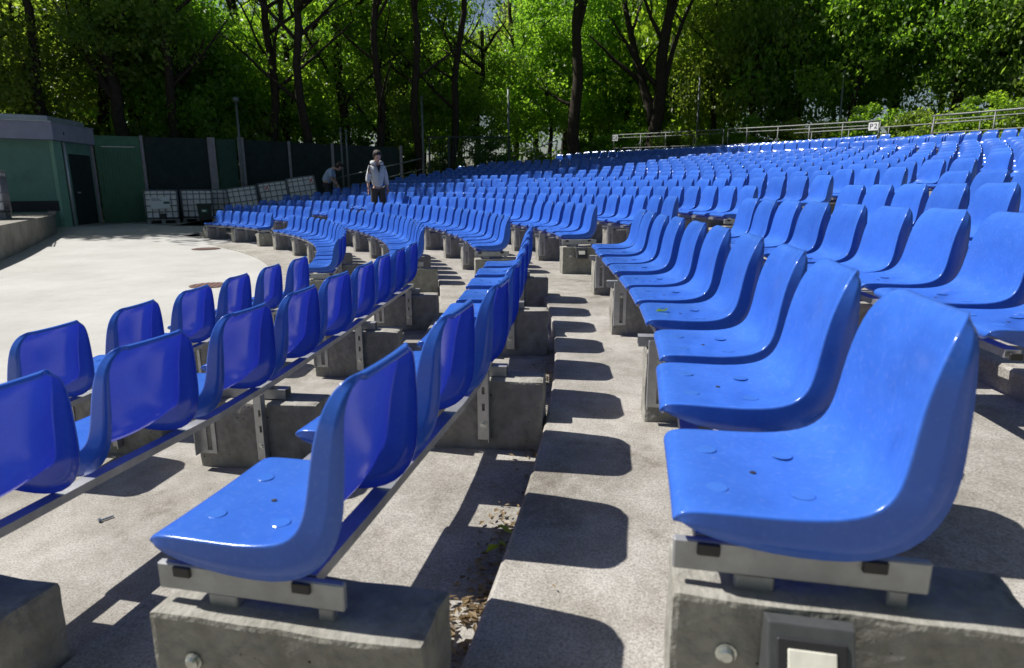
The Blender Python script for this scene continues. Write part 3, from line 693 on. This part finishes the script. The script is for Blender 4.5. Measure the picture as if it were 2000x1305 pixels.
M_SIGN = mat('sign_white', (.80, .80, .80), .4, noise_s=8, noise_a=.06); M_INK = mat('sign_ink', (.015, .015, .018), .5)
def sign(text, p, yaw, w_, h_, label):
    t = thing('row_sign', label, 'sign', p, yaw, 'white sector signs on the railings')
    mb = MB(); mb.box(-w_/2, w_/2, -.006, .006, -h_/2, h_/2); mb.build('plate', M_SIGN, t, bevel=.004, seg=1)
    for i, ch in enumerate(text):
        cu = bpy.data.curves.new('letter', 'FONT'); cu.body = ch; cu.size = h_*.92; cu.align_x = 'CENTER'; cu.align_y = 'CENTER'; cu.extrude = .0015
        o = bpy.data.objects.new('letter', cu); COL.objects.link(o); me = bake(o, 'letter'); me.materials.clear(); me.materials.append(M_INK)
        for v_ in me.vertices: v_.co = (v_.co.x*1.0+(i-.5)*w_*.44, -.0085-v_.co.z, v_.co.y)
        bm = bmesh.new(); bm.from_mesh(me); bmesh.ops.recalc_face_normals(bm, faces=bm.faces); bm.to_mesh(me); bm.free()
        add_obj('letter', me, None, t)
sign('P2', pol(36.50, .7045, 3.66)+Vector((0, 0, .03)), R(-45), .34, .27, 'white sign reading P2 on the end of the right railing')
sign('D3', pol(36.50, 1.030, 3.99)+Vector((0, 0, -.03)), R(-27), .30, .26, 'white sign reading D3 on the end of the left railing')

# ------------------------------------------------------------ people
M_SKIN = mat('skin', (.50, .30, .22), .5, noise_s=20, noise_a=.1); M_HAIR = mat('dark_hair', (.02, .013, .01), .7, noise_s=40, noise_a=.4, bump=.5, bump_s=80)
M_JACKET = mat('light_grey_jacket', (.52, .53, .55), .85, noise_s=7, noise_a=.18, bump=.5, bump_s=22); M_TROUSER = mat('dark_grey_trousers', (.045, .043, .045), .9, noise_s=9, noise_a=.3, bump=.3)
M_SHIRT = mat('pale_blue_shirt', (.40, .50, .66), .85, noise_s=9, noise_a=.2, bump=.4, bump_s=24); M_TEE = mat('black_tshirt', (.012, .012, .016), .9); M_SHOE = mat('shoe', (.03, .03, .03), .6); M_SACK = mat('brown_sack', (.30, .22, .15), .9, noise_s=8)
def skinned(name, verts, edges, radii, material, parent, sub=2):
    """one continuous surface grown round a joint skeleton"""
    me = bpy.data.meshes.new(name); me.from_pydata(verts, edges, []); me.update()
    o = bpy.data.objects.new(name, me); COL.objects.link(o)
    sk = o.modifiers.new('skin', 'SKIN'); sk.use_smooth_shade = True
    for i, r_ in enumerate(radii):
        q = me.skin_vertices[0].data[i]; q.radius = r_ if isinstance(r_, tuple) else (r_, r_); q.use_root = (i == 0)
    ss = o.modifiers.new('sub', 'SUBSURF'); ss.levels = sub; ss.render_levels = sub
    m2 = bake(o, name); m2.materials.clear(); m2.materials.append(material); m2.polygons.foreach_set('use_smooth', [True]*len(m2.polygons))
    return add_obj(name, m2, None, parent)
def head_parts(parent, body_name, c, fwd, upv, s=1.0):
    """face details and hair round a head centre c looking along fwd"""
    fwd = Vector(fwd).normalized(); upv = Vector(upv); upv = (upv-fwd*upv.dot(fwd)).normalized(); rt_ = fwd.cross(upv)
    def P(a, b, h): return Vector(c)+rt_*a*s+fwd*b*s+upv*h*s
    mb = MB(); mb.lathe([(.001, -.125), (.045, -.118), (.062, -.085), (.074, -.03), (.079, .03), (.070, .085), (.042, .118), (.001, .13)], n=18)
    mb.v = [tuple(P(x*.97, y*1.18, z)) for x, y, z in mb.v]; hd = mb.build('head', M_SKIN, parent, smooth=True)
    mb = MB(); mb.raw([P(-.014, .085, -.03), P(.014, .085, -.03), P(0, .113, -.032), P(0, .088, .03)], [(0, 1, 2), (0, 2, 3), (1, 3, 2), (0, 3, 1)]); mb.build('nose', M_SKIN, hd)
    for sx in (-1, 1):
        mb = MB(); mb.lathe([(.001, -.010), (.009, -.004), (.009, .004), (.001, .01)], n=8); mb.v = [tuple(P(sx*.030+x*1.3, .083+y, z+.008)) for x, y, z in mb.v]; mb.build('eye', M_HAIR, hd)
        mb = MB(); mb.lathe([(.001, -.03), (.014, -.02), (.018, .01), (.001, .03)], n=8); mb.v = [tuple(P(sx*.078+x*.4, y, z)) for x, y, z in mb.v]; mb.build('ear', M_SKIN, hd)
    mb = MB(); mb.obox(P(0, .086, -.062), rt_*.022*s, fwd*.004*s, upv*.004*s); mb.build('mouth', mat('lips', (.36, .14, .12), .5), hd)
    mb = MB(); mb.lathe([(.066, -.06), (.094, -.01), (.104, .05), (.096, .115), (.060, .160), (.001, .175)], n=26)
    vv = []
    for x, y, z in mb.v:
        if y > .02 and z < .055: y = .02+(y-.02)*.15
        j = noise.noise(Vector((x*45, y*45, z*45)))*.020; vv.append(tuple(P(x*(1+j*4), (y-.012)*1.2*(1+j*4)+(.012 if z > .08 and y > 0 else 0), z+j)))
    mb.v = vv; mb.build('hair', M_HAIR, hd, smooth=True)
    return hd
def hand(name, w_, d, thumb, parent, curl=.5):
    """palm with four fingers and a thumb, hanging along d from wrist w_"""
    w_ = Vector(w_); d = Vector(d).normalized(); th = Vector(thumb); th = (th-d*th.dot(d)).normalized(); pn = d.cross(th)
    v = [w_, w_+d*.045, w_+d*.085]; e = [(0, 1), (1, 2)]; r_ = [(.024, .017), (.034, .016), (.034, .014)]
    for i, ln in enumerate((.070, .080, .075, .058)):
        b = w_+d*.085+th*(.027-.018*i); k = len(v); v += [b+d*.012, b+d*ln*.55+pn*.012*curl, b+d*ln*.9+pn*.035*curl]; e += [(2, k), (k, k+1), (k+1, k+2)]; r_ += [.0088, .0080, .0066]
    k = len(v); v += [w_+d*.03+th*.030, w_+d*.06+th*.048, w_+d*.088+th*.050]; e += [(0, k), (k, k+1), (k+1, k+2)]; r_ += [.0105, .0095, .0078]
    return skinned(name, v, e, r_, M_SKIN, parent, 1)

def standing_person():
    p0 = pol(18.76, .803); t = thing('person', 'person in light grey hooded jacket and dark trousers standing in the aisle', 'person', (p0.x, p0.y, .699), R(-52))
    t.scale = (1.0, 1.0, 1.0)
    # local: +X is the way the person faces, +Z up; 1.78 m tall
    bv = [(0, 0, .95), (.01, 0, 1.15), (.02, 0, 1.36), (.02, 0, 1.47), (.045, 0, 1.56),
          (.0, .16, 1.41), (-.03, .215, 1.15), (.01, .235, .93), (.0, -.16, 1.41), (-.02, -.22, 1.15), (.03, -.245, .93),
          (0, .09, .88), (.05, .105, .50), (0, .11, .09), (.12, .13, .035), (0, -.09, .88), (-.02, -.10, .50), (-.08, -.11, .09), (.04, -.12, .035)]
    be = [(0, 1), (1, 2), (2, 3), (3, 4), (2, 5), (5, 6), (6, 7), (2, 8), (8, 9), (9, 10), (0, 11), (11, 12), (12, 13), (13, 14), (0, 15), (15, 16), (16, 17), (17, 18)]
    br = [(.07, .10), (.07, .10), (.08, .12), .055, .05, .050, .040, .030, .050, .040, .030, .06, .05, .042, .040, .06, .05, .042, .040]
    skinned('body', bv, be, br, M_SKIN, t)
    jv = [(0, 0, .93), (.005, 0, 1.10), (.015, 0, 1.34), (.01, 0, 1.455), (.0, .165, 1.41), (-.03, .225, 1.15), (.005, .24, 1.00), (.0, -.165, 1.41), (-.02, -.23, 1.15), (.022, -.248, 1.06)]
    je = [(0, 1), (1, 2), (2, 3), (2, 4), (4, 5), (5, 6), (2, 7), (7, 8), (8, 9)]
    jr = [(.125, .17), (.135, .175), (.13, .17), (.075, .085), .082, .066, .052, .082, .066, .056]
    skinned('jacket', jv, je, jr, M_JACKET, t)
    mb = MB(); mb.tube([(.10, .055, 1.50), (.06, .105, 1.52), (-.02, .11, 1.535), (-.09, .06, 1.54), (-.11, 0, 1.54), (-.09, -.06, 1.54), (-.02, -.11, 1.535), (.06, -.105, 1.52), (.10, -.055, 1.50)], [.03, .045, .05, .055, .06, .055, .05, .045, .03], 10); mb.build('hood', M_JACKET, t, smooth=True)
    mb = MB(); mb.raw([(.150, -.05, 1.47), (.150, .05, 1.47), (.166, 0, 1.30), (.10, -.05, 1.47), (.10, .05, 1.47), (.12, 0, 1.30)], [(0, 1, 2), (5, 4, 3), (0, 3, 4, 1), (1, 4, 5, 2), (2, 5, 3, 0)]); mb.build('tshirt', M_TEE, t)
    mb = MB(); mb.box(.148, .156, -.004, .004, .99, 1.30); mb.v = [(x+.012*math.sin((z-.98)*8), y, z) for x, y, z in mb.v]; mb.build('zip', M_STEEL, t)
    tv = [(0, 0, 1.02), (0, .09, .88), (.05, .105, .50), (0, .11, .07), (0, -.09, .88), (-.02, -.10, .50), (-.08, -.11, .07)]
    skinned('trousers', tv, [(0, 1), (1, 2), (2, 3), (0, 4), (4, 5), (5, 6)], [(.12, .155), .105, .085, .072, .105, .085, .072], M_TROUSER, t)
    for (x, y) in ((.03, .12), (-.05, -.115)):
        mb = MB(); mb.box(x-.10, x+.17, y-.048, y+.048, 0, .085); mb.build('shoe', M_SHOE, t, bevel=.03, seg=3, smooth=True)
    head_parts(t, 'body', (.06, 0, 1.655), (1, 0, -.42), (.2, 0, 1), 1.0)
    hand('hand', (.012, .238, .93), (.06, .0, -1), (1, .1, 0), t); hand('hand', (.032, -.247, .93), (.06, 0, -1), (1, -.1, 0), t)
    return t
standing_person()
def bending_person():
    t = thing('person', 'person in pale blue shirt bending forward beside the highest tank', 'person', (9.40, 18.86, .895), R(8))
    bv = [(-.06, 0, .92), (-.02, 0, 1.08), (.10, 0, 1.28), (.20, 0, 1.38), (.30, 0, 1.40),
          (.12, .17, 1.30), (.16, .20, 1.04), (.27, .12, .86), (.12, -.17, 1.30), (.17, -.20, 1.04), (.30, -.10, .85),
          (-.06, .09, .86), (.0, .10, .48), (-.07, .11, .09), (.05, .12, .035), (-.06, -.09, .86), (.06, -.10, .48), (.03, -.11, .09), (.15, -.12, .035)]
    be = [(0, 1), (1, 2), (2, 3), (3, 4), (2, 5), (5, 6), (6, 7), (2, 8), (8, 9), (9, 10), (0, 11), (11, 12), (12, 13), (13, 14), (0, 15), (15, 16), (16, 17), (17, 18)]
    br = [(.07, .10), (.07, .10), (.08, .12), .055, .05, .050, .040, .029, .050, .040, .029, .06, .058, .042, .040, .08, .058, .042, .040]
    skinned('body', bv, be, br, M_SKIN, t)
    jv = [(-.08, 0, .88), (-.02, 0, 1.08), (.09, 0, 1.27), (.17, 0, 1.36), (.12, .175, 1.30), (.155, .21, 1.08), (.12, -.175, 1.30), (.16, -.21, 1.08)]
    skinned('shirt', jv, [(0, 1), (1, 2), (2, 3), (2, 4), (4, 5), (2, 6), (6, 7)], [(.12, .165), (.125, .165), (.125, .165), (.07, .085), .078, .066, .078, .066], M_SHIRT, t)
    tv = [(-.055, 0, .99), (-.06, .09, .86), (.0, .10, .48), (-.07, .11, .07), (-.06, -.09, .86), (.06, -.10, .48), (.03, -.11, .07)]
    skinned('trousers', tv, [(0, 1), (1, 2), (2, 3), (0, 4), (4, 5), (5, 6)], [(.12, .155), .10, .08, .07, .10, .08, .07], M_TROUSER, t)
    for (x, y) in ((-.04, .115), (.06, -.115)):
        mb = MB(); mb.box(x-.10, x+.17, y-.048, y+.048, 0, .085); mb.build('shoe', M_SHOE, t, bevel=.03, seg=3, smooth=True)
    head_parts(t, 'body', (.385, 0, 1.415), (.75, 0, -.75), (.7, 0, .7), 1.0)
    hand('hand', (.27, .12, .86), (.55, -.05, -.85), (.5, -.8, .3), t, .9); hand('hand', (.30, -.10, .85), (.55, .05, -.85), (.5, .8, .3), t, .9)
    return t
bending_person()
sk = thing('paper_sack', 'crumpled brown sack held by the bending person', 'sack', (9.70, 18.90, 1.22), R(20))
mb = MB(); mb.lathe([(.05, .42), (.11, .33), (.14, .18), (.13, .03), (.10, 0)], n=14); o = mb.build('sack_body', M_SACK, sk, smooth=True); rough_up(o.data, .035, 9, 4)
mb = MB(); mb.lathe([(.055, .41), (.075, .46), (.07, .48)], n=12); o = mb.build('sack_mouth', M_SACK, sk, smooth=True); rough_up(o.data, .02, 14, 2)
# dark covered shape behind the left railing, white bag on a far seat
mb = MB(); mb.lathe([(.20, 0), (.26, .15), (.27, .45), (.25, .68), (.17, .80), (.05, .84)], n=18); o = mb.build('black_sack', mat('black_film', (.012, .012, .016), .35, noise_s=8), loc=(19.75, 31.3, 2.62), smooth=True); rough_up(o.data, .06, 4, 3)
tag(o, 'black plastic sack standing behind the upper rows near the left sign', 'sack')

# ------------------------------------------------------------ trees
def crown_mesh(name, seed, n_cl, per, leaf, material, shell=.62, flat=1.0):
    rg = np.random.default_rng(seed); Vv = []; cnt = 0; tint = []
    for c in range(n_cl):
        d = rg.normal(size=3); d /= np.linalg.norm(d); rad = (shell+(1-shell)*rg.random())*(.86+.22*math.sin(3*d[0]+seed)+.10*rg.normal())
        if rg.random() < .22: rad *= rg.random()
        cc = d*rad*np.array([1, 1, flat]); cr = rg.uniform(.16, .34); n = int(per*rg.uniform(.6, 1.35)); ct = rg.uniform(-.2, .2)
        q = rg.normal(size=(n, 3)); q /= np.linalg.norm(q, axis=1, keepdims=True); q *= (rg.random(n)**.45)[:, None]*cr*np.array([1.15, 1.15, .62])
        p = cc+q
        nr = rg.normal(size=(n, 3))*.75+np.array([0, 0, .75]); nr /= np.linalg.norm(nr, axis=1, keepdims=True)
        u = np.cross(nr, rg.normal(size=(n, 3))); u /= np.linalg.norm(u, axis=1, keepdims=True); w_ = np.cross(nr, u)
        s = leaf*rg.uniform(.6, 1.35, size=(n, 1))
        bend = nr*s*.18
        Vv.append(np.stack([p-u*s, p+w_*s*.62+bend, p+u*s*1.05, p-w_*s*.62+bend], 1).reshape(-1, 3))
        tint.append(np.clip(rg.normal(.5+ct, .2, n), 0, 1)); cnt += n
    Vv = np.concatenate(Vv); tint = np.concatenate(tint)
    me = bpy.data.meshes.new(name); me.vertices.add(cnt*4); me.vertices.foreach_set('co', Vv.ravel())
    me.loops.add(cnt*4); me.loops.foreach_set('vertex_index', np.arange(cnt*4)); me.polygons.add(cnt)
    me.polygons.foreach_set('loop_start', np.arange(cnt)*4); me.polygons.foreach_set('loop_total', np.full(cnt, 4)); me.update(calc_edges=True)
    at_ = me.attributes.new('tint', 'FLOAT', 'FACE'); at_.data.foreach_set('value', tint)
    me.materials.append(material); return me
CR = [crown_mesh('crown', 20+i, 105, 125, .0275, M_LEAF if i < 4 else M_LEAF2) for i in range(6)]
CRB = [crown_mesh('bush_crown', 40+i, 80, 200, .040, M_LEAF2 if i else M_LEAF, .5) for i in range(3)]
def limb(mb, p, d, ln, r0, r1, n=5, wob=.12, rg=random):
    pts = [Vector(p)]; rad = [r0]; d = Vector(d).normalized()
    for i in range(n):
        d = (d+Vector((rg.uniform(-wob, wob), rg.uniform(-wob, wob), rg.uniform(-wob*.3, wob*.5)))).normalized()
        pts.append(pts[-1]+d*ln/n); rad.append(r0+(r1-r0)*(i+1)/n)
    mb.tube(pts, rad, 8 if r0 > .12 else 6); return pts, rad
def tree(x, y, z0, h, r_, crown, label, lean=(0, 0), var=0, seed=0, forks=None, group='trees behind the rows and fence', bark=None, name='tree', crown_mesh_=None):
    """crown: (dx, dy, cz, rx, ry, rz) relative to the base; forks: list of (start height, direction, length, radius)"""
    rg = random.Random(seed); t = thing(name, label, 'tree', (x, y, z0), 0, group)
    mb = MB(); n = 9; pts = [Vector((lean[0]*(i/n)**1.1+.10*math.sin(i*1.7+seed), lean[1]*(i/n)+.10*math.cos(i*1.3+seed), h*i/n)) for i in range(n+1)]
    rad = [r_*(1.28 if i == 0 else 1-.55*i/n) for i in range(n+1)]; mb.tube(pts, rad, 12)
    if forks is None:
        forks = []
        for i in range(6):
            a = rg.uniform(0, 6.28); forks.append((h*rg.uniform(.38, .92), (math.cos(a), math.sin(a), rg.uniform(.35, 1.1)), h*rg.uniform(.25, .45), r_*rg.uniform(.3, .5)))
    for hh, dd, ln, fr in forks:
        f_ = hh/h*n; i = min(n-1, int(f_)); p = pts[i].lerp(pts[i+1], f_-i); q, qr = limb(mb, p, dd, ln, fr, fr*.35, 6, .16, rg)
        for j in (2, 4):
            a = rg.uniform(0, 6.28); limb(mb, q[j], Vector((math.cos(a), math.sin(a), .5))+Vector(dd)*.6, ln*.45, qr[j]*.6, qr[j]*.2, 4, .2, rg)
    mb.build('trunk', bark or M_BARK, t, smooth=True)
    for ci, (dx, dy, cz, rx, ry, rz) in enumerate(crown if isinstance(crown, list) else [crown]):
        c = add_obj('crown', (crown_mesh_ or CR[(var+ci) % 6]), None, t, (dx, dy, cz)); c.scale = (rx, ry, rz); c.rotation_euler = (rg.uniform(-.2, .2), rg.uniform(-.2, .2), rg.uniform(0, 6.28))
    return t
W = ['dense', 'leafy', 'broad', 'ragged', 'bushy', 'heavy', 'spreading', 'drooping', 'shady', 'thick', 'full', 'wide']
gz = ground_z
# the trunks one can pick out
tree(16.64, 33.74, 1.5, 12.5, .36, (0, 0, 13.5, 5.0, 5.0, 4.2), 'tall straight dark trunk right of the barred gate, forking high up', (.2, .1), 0, 1,
     forks=[(7.9, (.42, .05, 1), 6, .22), (9.2, (-.5, .1, 1), 4, .15), (4.2, (-.9, .3, .45), 3.0, .10)])
tree(20.75, 35.74, 1.6, 12, .42, (0, .5, 14.5, 5.5, 5.0, 4.2), 'many stemmed dark tree behind the left sign', (.9, .1), 1, 2,
     forks=[(3.0, (-.36, .05, 1), 8.5, .30), (3.3, (.02, .1, 1), 8, .17), (5.2, (-.85, .05, .72), 4.5, .15), (7.4, (-.55, 0, 1), 4.5, .13), (7.6, (.5, 0, 1), 4, .10)])
tree(6.14, 28.32, .4, 13, .27, (0, .3, 9.6, 3.2, 3.4, 4.2), 'slender dark trunk rising behind the two grey posts', (.0, .2), 2, 3)
tree(7.0, 32.0, .8, 13, .30, (1.5, .5, 10.0, 3.6, 3.6, 4.2), 'dark trunk leaning right, left of the barred gate', (2.5, .6), 3, 4)
tree(.62, 21.7, .3, 9, .30, (-.8, .6, 7.8, 3.6, 3.4, 3.4), 'dark leaning trunk rising behind the fence gate', (-1.3, -.5), 4, 5, forks=[(4.6, (-.6, -.2, .8), 4, .17), (5.8, (.35, .2, 1), 4, .15), (3.4, (-.3, .4, 1), 4, .12)])
tree(-2.2, 23.4, .3, 12, .28, (0, .4, 9.6, 3.6, 3.6, 4.0), 'upright dark trunk above the hut roof', (.3, 0), 5, 6)
tree(-1.9, 27.4, .3, 12, .25, (.2, 0, 8.4, 3.8, 3.6, 4.2), 'forked dark trunk above the sheet metal gate', (.4, 0), 0, 7, forks=[(6.0, (.7, .1, .8), 3.5, .14), (6.4, (-.6, .1, .9), 3.5, .13), (8, (.2, .1, 1), 4, .1)])
tree(15.2, 37.64, 1.6, 9, .14, (0, .5, 8, 2.6, 2.6, 3.2), 'thin crooked trunk left of the tall straight trunk', (-.5, 0), 1, 8)
tree(22.32, 47.66, 2.4, 9, .24, (.3, 1, 9.5, 3.4, 3.4, 3.6), 'pale barked tree far behind the black sack', (.1, 0), 4, 9, bark=M_PALEBARK, forks=[(3.6, (.6, 0, .9), 3.5, .10), (5, (-.4, 0, 1), 3, .09)])
left_front = [(-4.0, 18.9), (-4.1, 21.7), (-1.9, 24.8), (1.0, 24.5), (1.0, 28.0), (3.8, 27.2), (3.8, 31.7), (7.6, 30.6), (8.4, 34.4), (11.3, 33.0), (13.1, 37.4)]
left_back = [(-12.4, 26.1), (-11.8, 29.5), (-7.6, 29.3), (-7.9, 35.3), (-3.5, 34.7), (-2.4, 40.9), (2.4, 39.8), (4.0, 45.6), (8.3, 43.6), (11.1, 49.2)]
mid_back = [(15.6, 44.5), (19.6, 46.0), (23.6, 43.6), (12.8, 51.5), (14.4, 57.6), (16.9, 49.8), (18.9, 61.8), (20.5, 56.8), (25.5, 58.5), (26.8, 51.3)]
right_front = [(24.5, 39.4), (26.1, 36.0), (28.5, 36.5), (30.2, 33.6), (32.6, 34.4), (34.0, 31.6), (36.2, 32.0), (37.0, 29.0), (39.4, 29.5)]
right_back = [(27.0, 48.1), (30.0, 45.6), (34.1, 48.6), (36, 43.4), (39.5, 45), (41, 40.3), (44.5, 41)]
bush = [(-3.6, 20.6), (-1.6, 21.8), (.6, 22.6), (2.3, 23.6), (4.0, 25.4), (4.6, 27.6), (6.7, 28.6), (8.2, 31.2), (10.7, 30.8), (12.5, 32.2), (14.8, 33.6), (17.4, 36.9), (19.4, 36.4), (21.8, 35.6), (23.9, 34.5), (25.6, 33.6), (27.1, 32.3), (28.6, 31.0), (29.7, 29.9), (31.1, 28.9), (32.0, 28.0), (33.0, 27.0), (33.8, 26.0), (34.7, 25.0)]
def belt(pts, cz, rr, rz, h, lab, seed):
    for i, (x, y) in enumerate(pts):
        rg = random.Random(seed+i); k = rg.uniform(.88, 1.18); z0 = gz(x, y)
        tree(x, y, z0, h*k, rg.uniform(.16, .26), (rg.uniform(-.5, .5), rg.uniform(-.5, .5), cz*rg.uniform(.92, 1.1), rr*k, rr*k, rz*k), lab(i), (rg.uniform(-.8, .8), rg.uniform(-.4, .4)), seed+i, seed*13+i)
belt(left_front, 6.0, 2.9, 3.4, 10, lambda i: '%s green tree behind the fence, %s from the left of the front belt' % (W[i % 12], ORD[i+1]), 100)
belt(left_back, 8.0, 4.0, 5.2, 12, lambda i: '%s tree deep in the wood left of the gate, %s from the left' % (W[i % 12], ORD[i+1]), 200)
belt(mid_back, 8.0, 4.4, 7.0, 13, lambda i: 'sunlit far tree seen between the two big trunks, %s from the left' % ORD[i+1], 300)
belt(right_front, 6.6, 3.4, 5.4, 11, lambda i: '%s tree behind the upper railings, %s from the left sign' % (W[i % 12], ORD[i+1]), 400)
belt(right_back, 9.0, 4.3, 6.0, 13, lambda i: '%s tree in the second belt behind the upper railings, %s from left' % (W[i % 12], ORD[i+1]), 500)
# tall crowns outside the top of the picture that shade the hut and the far block
for i, (x, y, bx, by, cz, rr) in enumerate([(-8.5, 17.0, -9, 17, 12, 4.2), (-4.6, 17.2, -5, 19, 13, 4.3), (-1.6, 19.4, -2, 20.5, 13, 4.2), (2.0, 21.0, 1.4, 23.5, 13.5, 4.2), (5.4, 23.4, 4, 26, 13.5, 4.2), (9.2, 25.0, 8, 28.2, 13.5, 4.2), (12.4, 27.6, 10.6, 30.4, 13.5, 4.0), (6.9, 22.6, 5.6, 25.6, 15, 3.8), (10.8, 25.0, 9.6, 28.8, 15, 3.8), (-10.5, 12.5, -11.5, 12.5, 11.5, 4.0)]):
    tree(bx, by, gz(bx, by), 12, .22, (x-bx, y-by, cz, rr, rr, 3.4), 'tall overhanging tree above the fence and tanks, %s from the left' % ORD[i+1], (x-bx, y-by), i, 700+i)
for i in range(17):      # the wood goes on round the bowl behind the viewer
    a = .25-i*.21; r_ = 44+4*math.sin(i*2.3); x, y = r_*math.cos(a), r_*math.sin(a)
    tree(x, y, gz(x, y), 12, .25, (0, 0, 9.5, 5.2, 5.2, 7.0), 'woodland tree behind the viewer, %s counting from the right picture edge' % ORD[i+1], (.3, .2), i, 800+i)
for i, (x, y) in enumerate(bush):
    rg = random.Random(900+i); z0 = gz(x, y); t = thing('shrub', 'leafy shrub behind the fence and railings, %s from the left' % ORD[i+1], 'shrub', (x, y, z0), 0, 'shrubs behind fence and railings')
    mb = MB()
    for j in range(5):
        a = rg.uniform(0, 6.28); limb(mb, (0, 0, 0), (math.cos(a)*.5, math.sin(a)*.5, 1), 2.2, .05, .015, 4, .2, rg)
    mb.build('stems', M_BARK, t)
    top = 4.6 if i < 5 else 3.6 if i < 11 else 4.7; c = add_obj('foliage', CRB[i % 3], None, t, (0, 0, (top-z0)*.45+.2)); c.scale = (1.6, 1.4, max(1.2, (top-z0)*.58)); c.rotation_euler.z = rg.uniform(0, 6)

# ------------------------------------------------------------ litter
M_DRY = leaf_material('dry_leaf', (.09, .062, .036), (.24, .18, .10), .2); M_FRESH = leaf_material('fresh_leaf', (.10, .19, .02), (.36, .40, .05), .4)
def litter(name, spots, material, label, cat, seed):
    rg = np.random.default_rng(seed); mb = MB(); tint = []
    for (x, y, z, sx, sy, n, ls) in spots:
        for i in range(n):
            px, py = x+rg.normal(0, sx), y+rg.normal(0, sy); a = rg.uniform(0, 6.28); l_ = ls*rg.uniform(.5, 1.4); w_ = l_*rg.uniform(.3, .55); tz = rg.uniform(.002, .014)
            u = Vector((math.cos(a), math.sin(a), rg.uniform(-.25, .25))); v_ = Vector((-math.sin(a), math.cos(a), rg.uniform(-.3, .3))); c = Vector((px, py, z+tz+l_*.2))
            mb.raw([c-u*l_, c+v_*w_+Vector((0, 0, l_*.18)), c+u*l_, c-v_*w_+Vector((0, 0, l_*.18))], [(0, 1, 2), (0, 2, 3)]); t_ = rg.random(); tint += [t_, t_]
    o = mb.build(name, material, kind='stuff'); at_ = o.data.attributes.new('tint', 'FLOAT', 'FACE'); at_.data.foreach_set('value', tint[:len(o.data.polygons)]); tag(o, label, cat)
zf = [zz-HF for zz in ZT]
rg = random.Random(3); sp = []
for i in range(70):
    a = rg.uniform(-.10, .20); sp.append((*(pol(rk(2)+.10, a))[:2], zf[2]+.002, .035, .05, rg.randint(4, 14), .012))
sp += [(18.33, -.80, zf[2]+.004, .05, .09, 110, .017), (18.40, -.36, zf[2]+.004, .05, .12, 70, .015), (18.33, 1.30, zf[2]+.004, .05, .15, 60, .014)]
for k in range(0, 6):
    for i in range(26): a = rg.uniform(-.1, .28); sp.append((*(pol(rk(k)+rg.uniform(-.75, .1), a))[:2], zf[k]+.002, .06, .06, 2, .007))
for i in range(40): a = rg.uniform(-.1, .0); sp.append((*(pol(rk(rg.choice((3, 4)))+.05, a))[:2], 0, 0, 0, 0, .01))
litter('leaf_litter', [q for q in sp if q[5]], M_DRY, 'dry brown leaves and husks gathered along the concrete steps', 'leaves', 5)
litter('green_litter', [(18.42, -.40, zf[2]+.01, .03, .06, 22, .028), (19.75, -.42, zf[3]+.004, .02, .05, 5, .016), (18.99, .26, zf[3]+.003, .02, .02, 5, .012)], M_FRESH, 'fallen fresh green leaves lying beside the step', 'leaves', 6)
mb = MB(); mb.raw([(-.035, 0, .004), (-.01, .016, .010), (.012, .006, .006), (.036, .012, .012), (.018, -.004, .004), (.026, -.020, .010), (.0, -.012, .004)], [(0, 6, 1), (1, 6, 2), (2, 6, 4), (2, 4, 3), (4, 6, 5)])
a_ = [q for q in ROWS if q[0] == 3 and q[1] == 'A'][0][2][3]+TIPX/rk(3)
lf = mb.build('fallen_leaf', M_FRESH, loc=pol(rk(3)-.33, a_, ZT[3]-.311)); lf.rotation_euler.z = .6; tag(lf, 'yellow green leaf lying on the fourth nearest seat of the right row', 'leaf')
t = thing('loose_bolt', 'small loose steel bolt lying on the concrete at lower left', 'bolt', (16.885, -.271, zf[1]), R(60))
mb = MB(); mb.tube([(-.02, 0, .006), (.022, 0, .006)], .004, 8); mb.build('shank', M_BOLT, t); mb = MB(); mb.lathe([(.008, -.028), (.008, -.02)], (0, 0, .008), 6, 'X'); mb.build('head', M_BOLT, t)
for i, (x, y, k) in enumerate(((21.9, 10.9, 7),)):
    r_ = rk(9)-.28; a = .46; mb = MB(); mb.lathe([(.02, -.02), (.13, .0), (.15, .06), (.10, .13), (.03, .16)], n=14); o = mb.build('crumpled_bag', mat('white_film', (.75, .75, .73), .5, noise_s=10), loc=pol(r_+.25, .455, zt(9, .455)-.30), smooth=True); rough_up(o.data, .07, 8, 9); tag(o, 'crumpled white plastic bag left on a seat in the upper rows', 'bag')
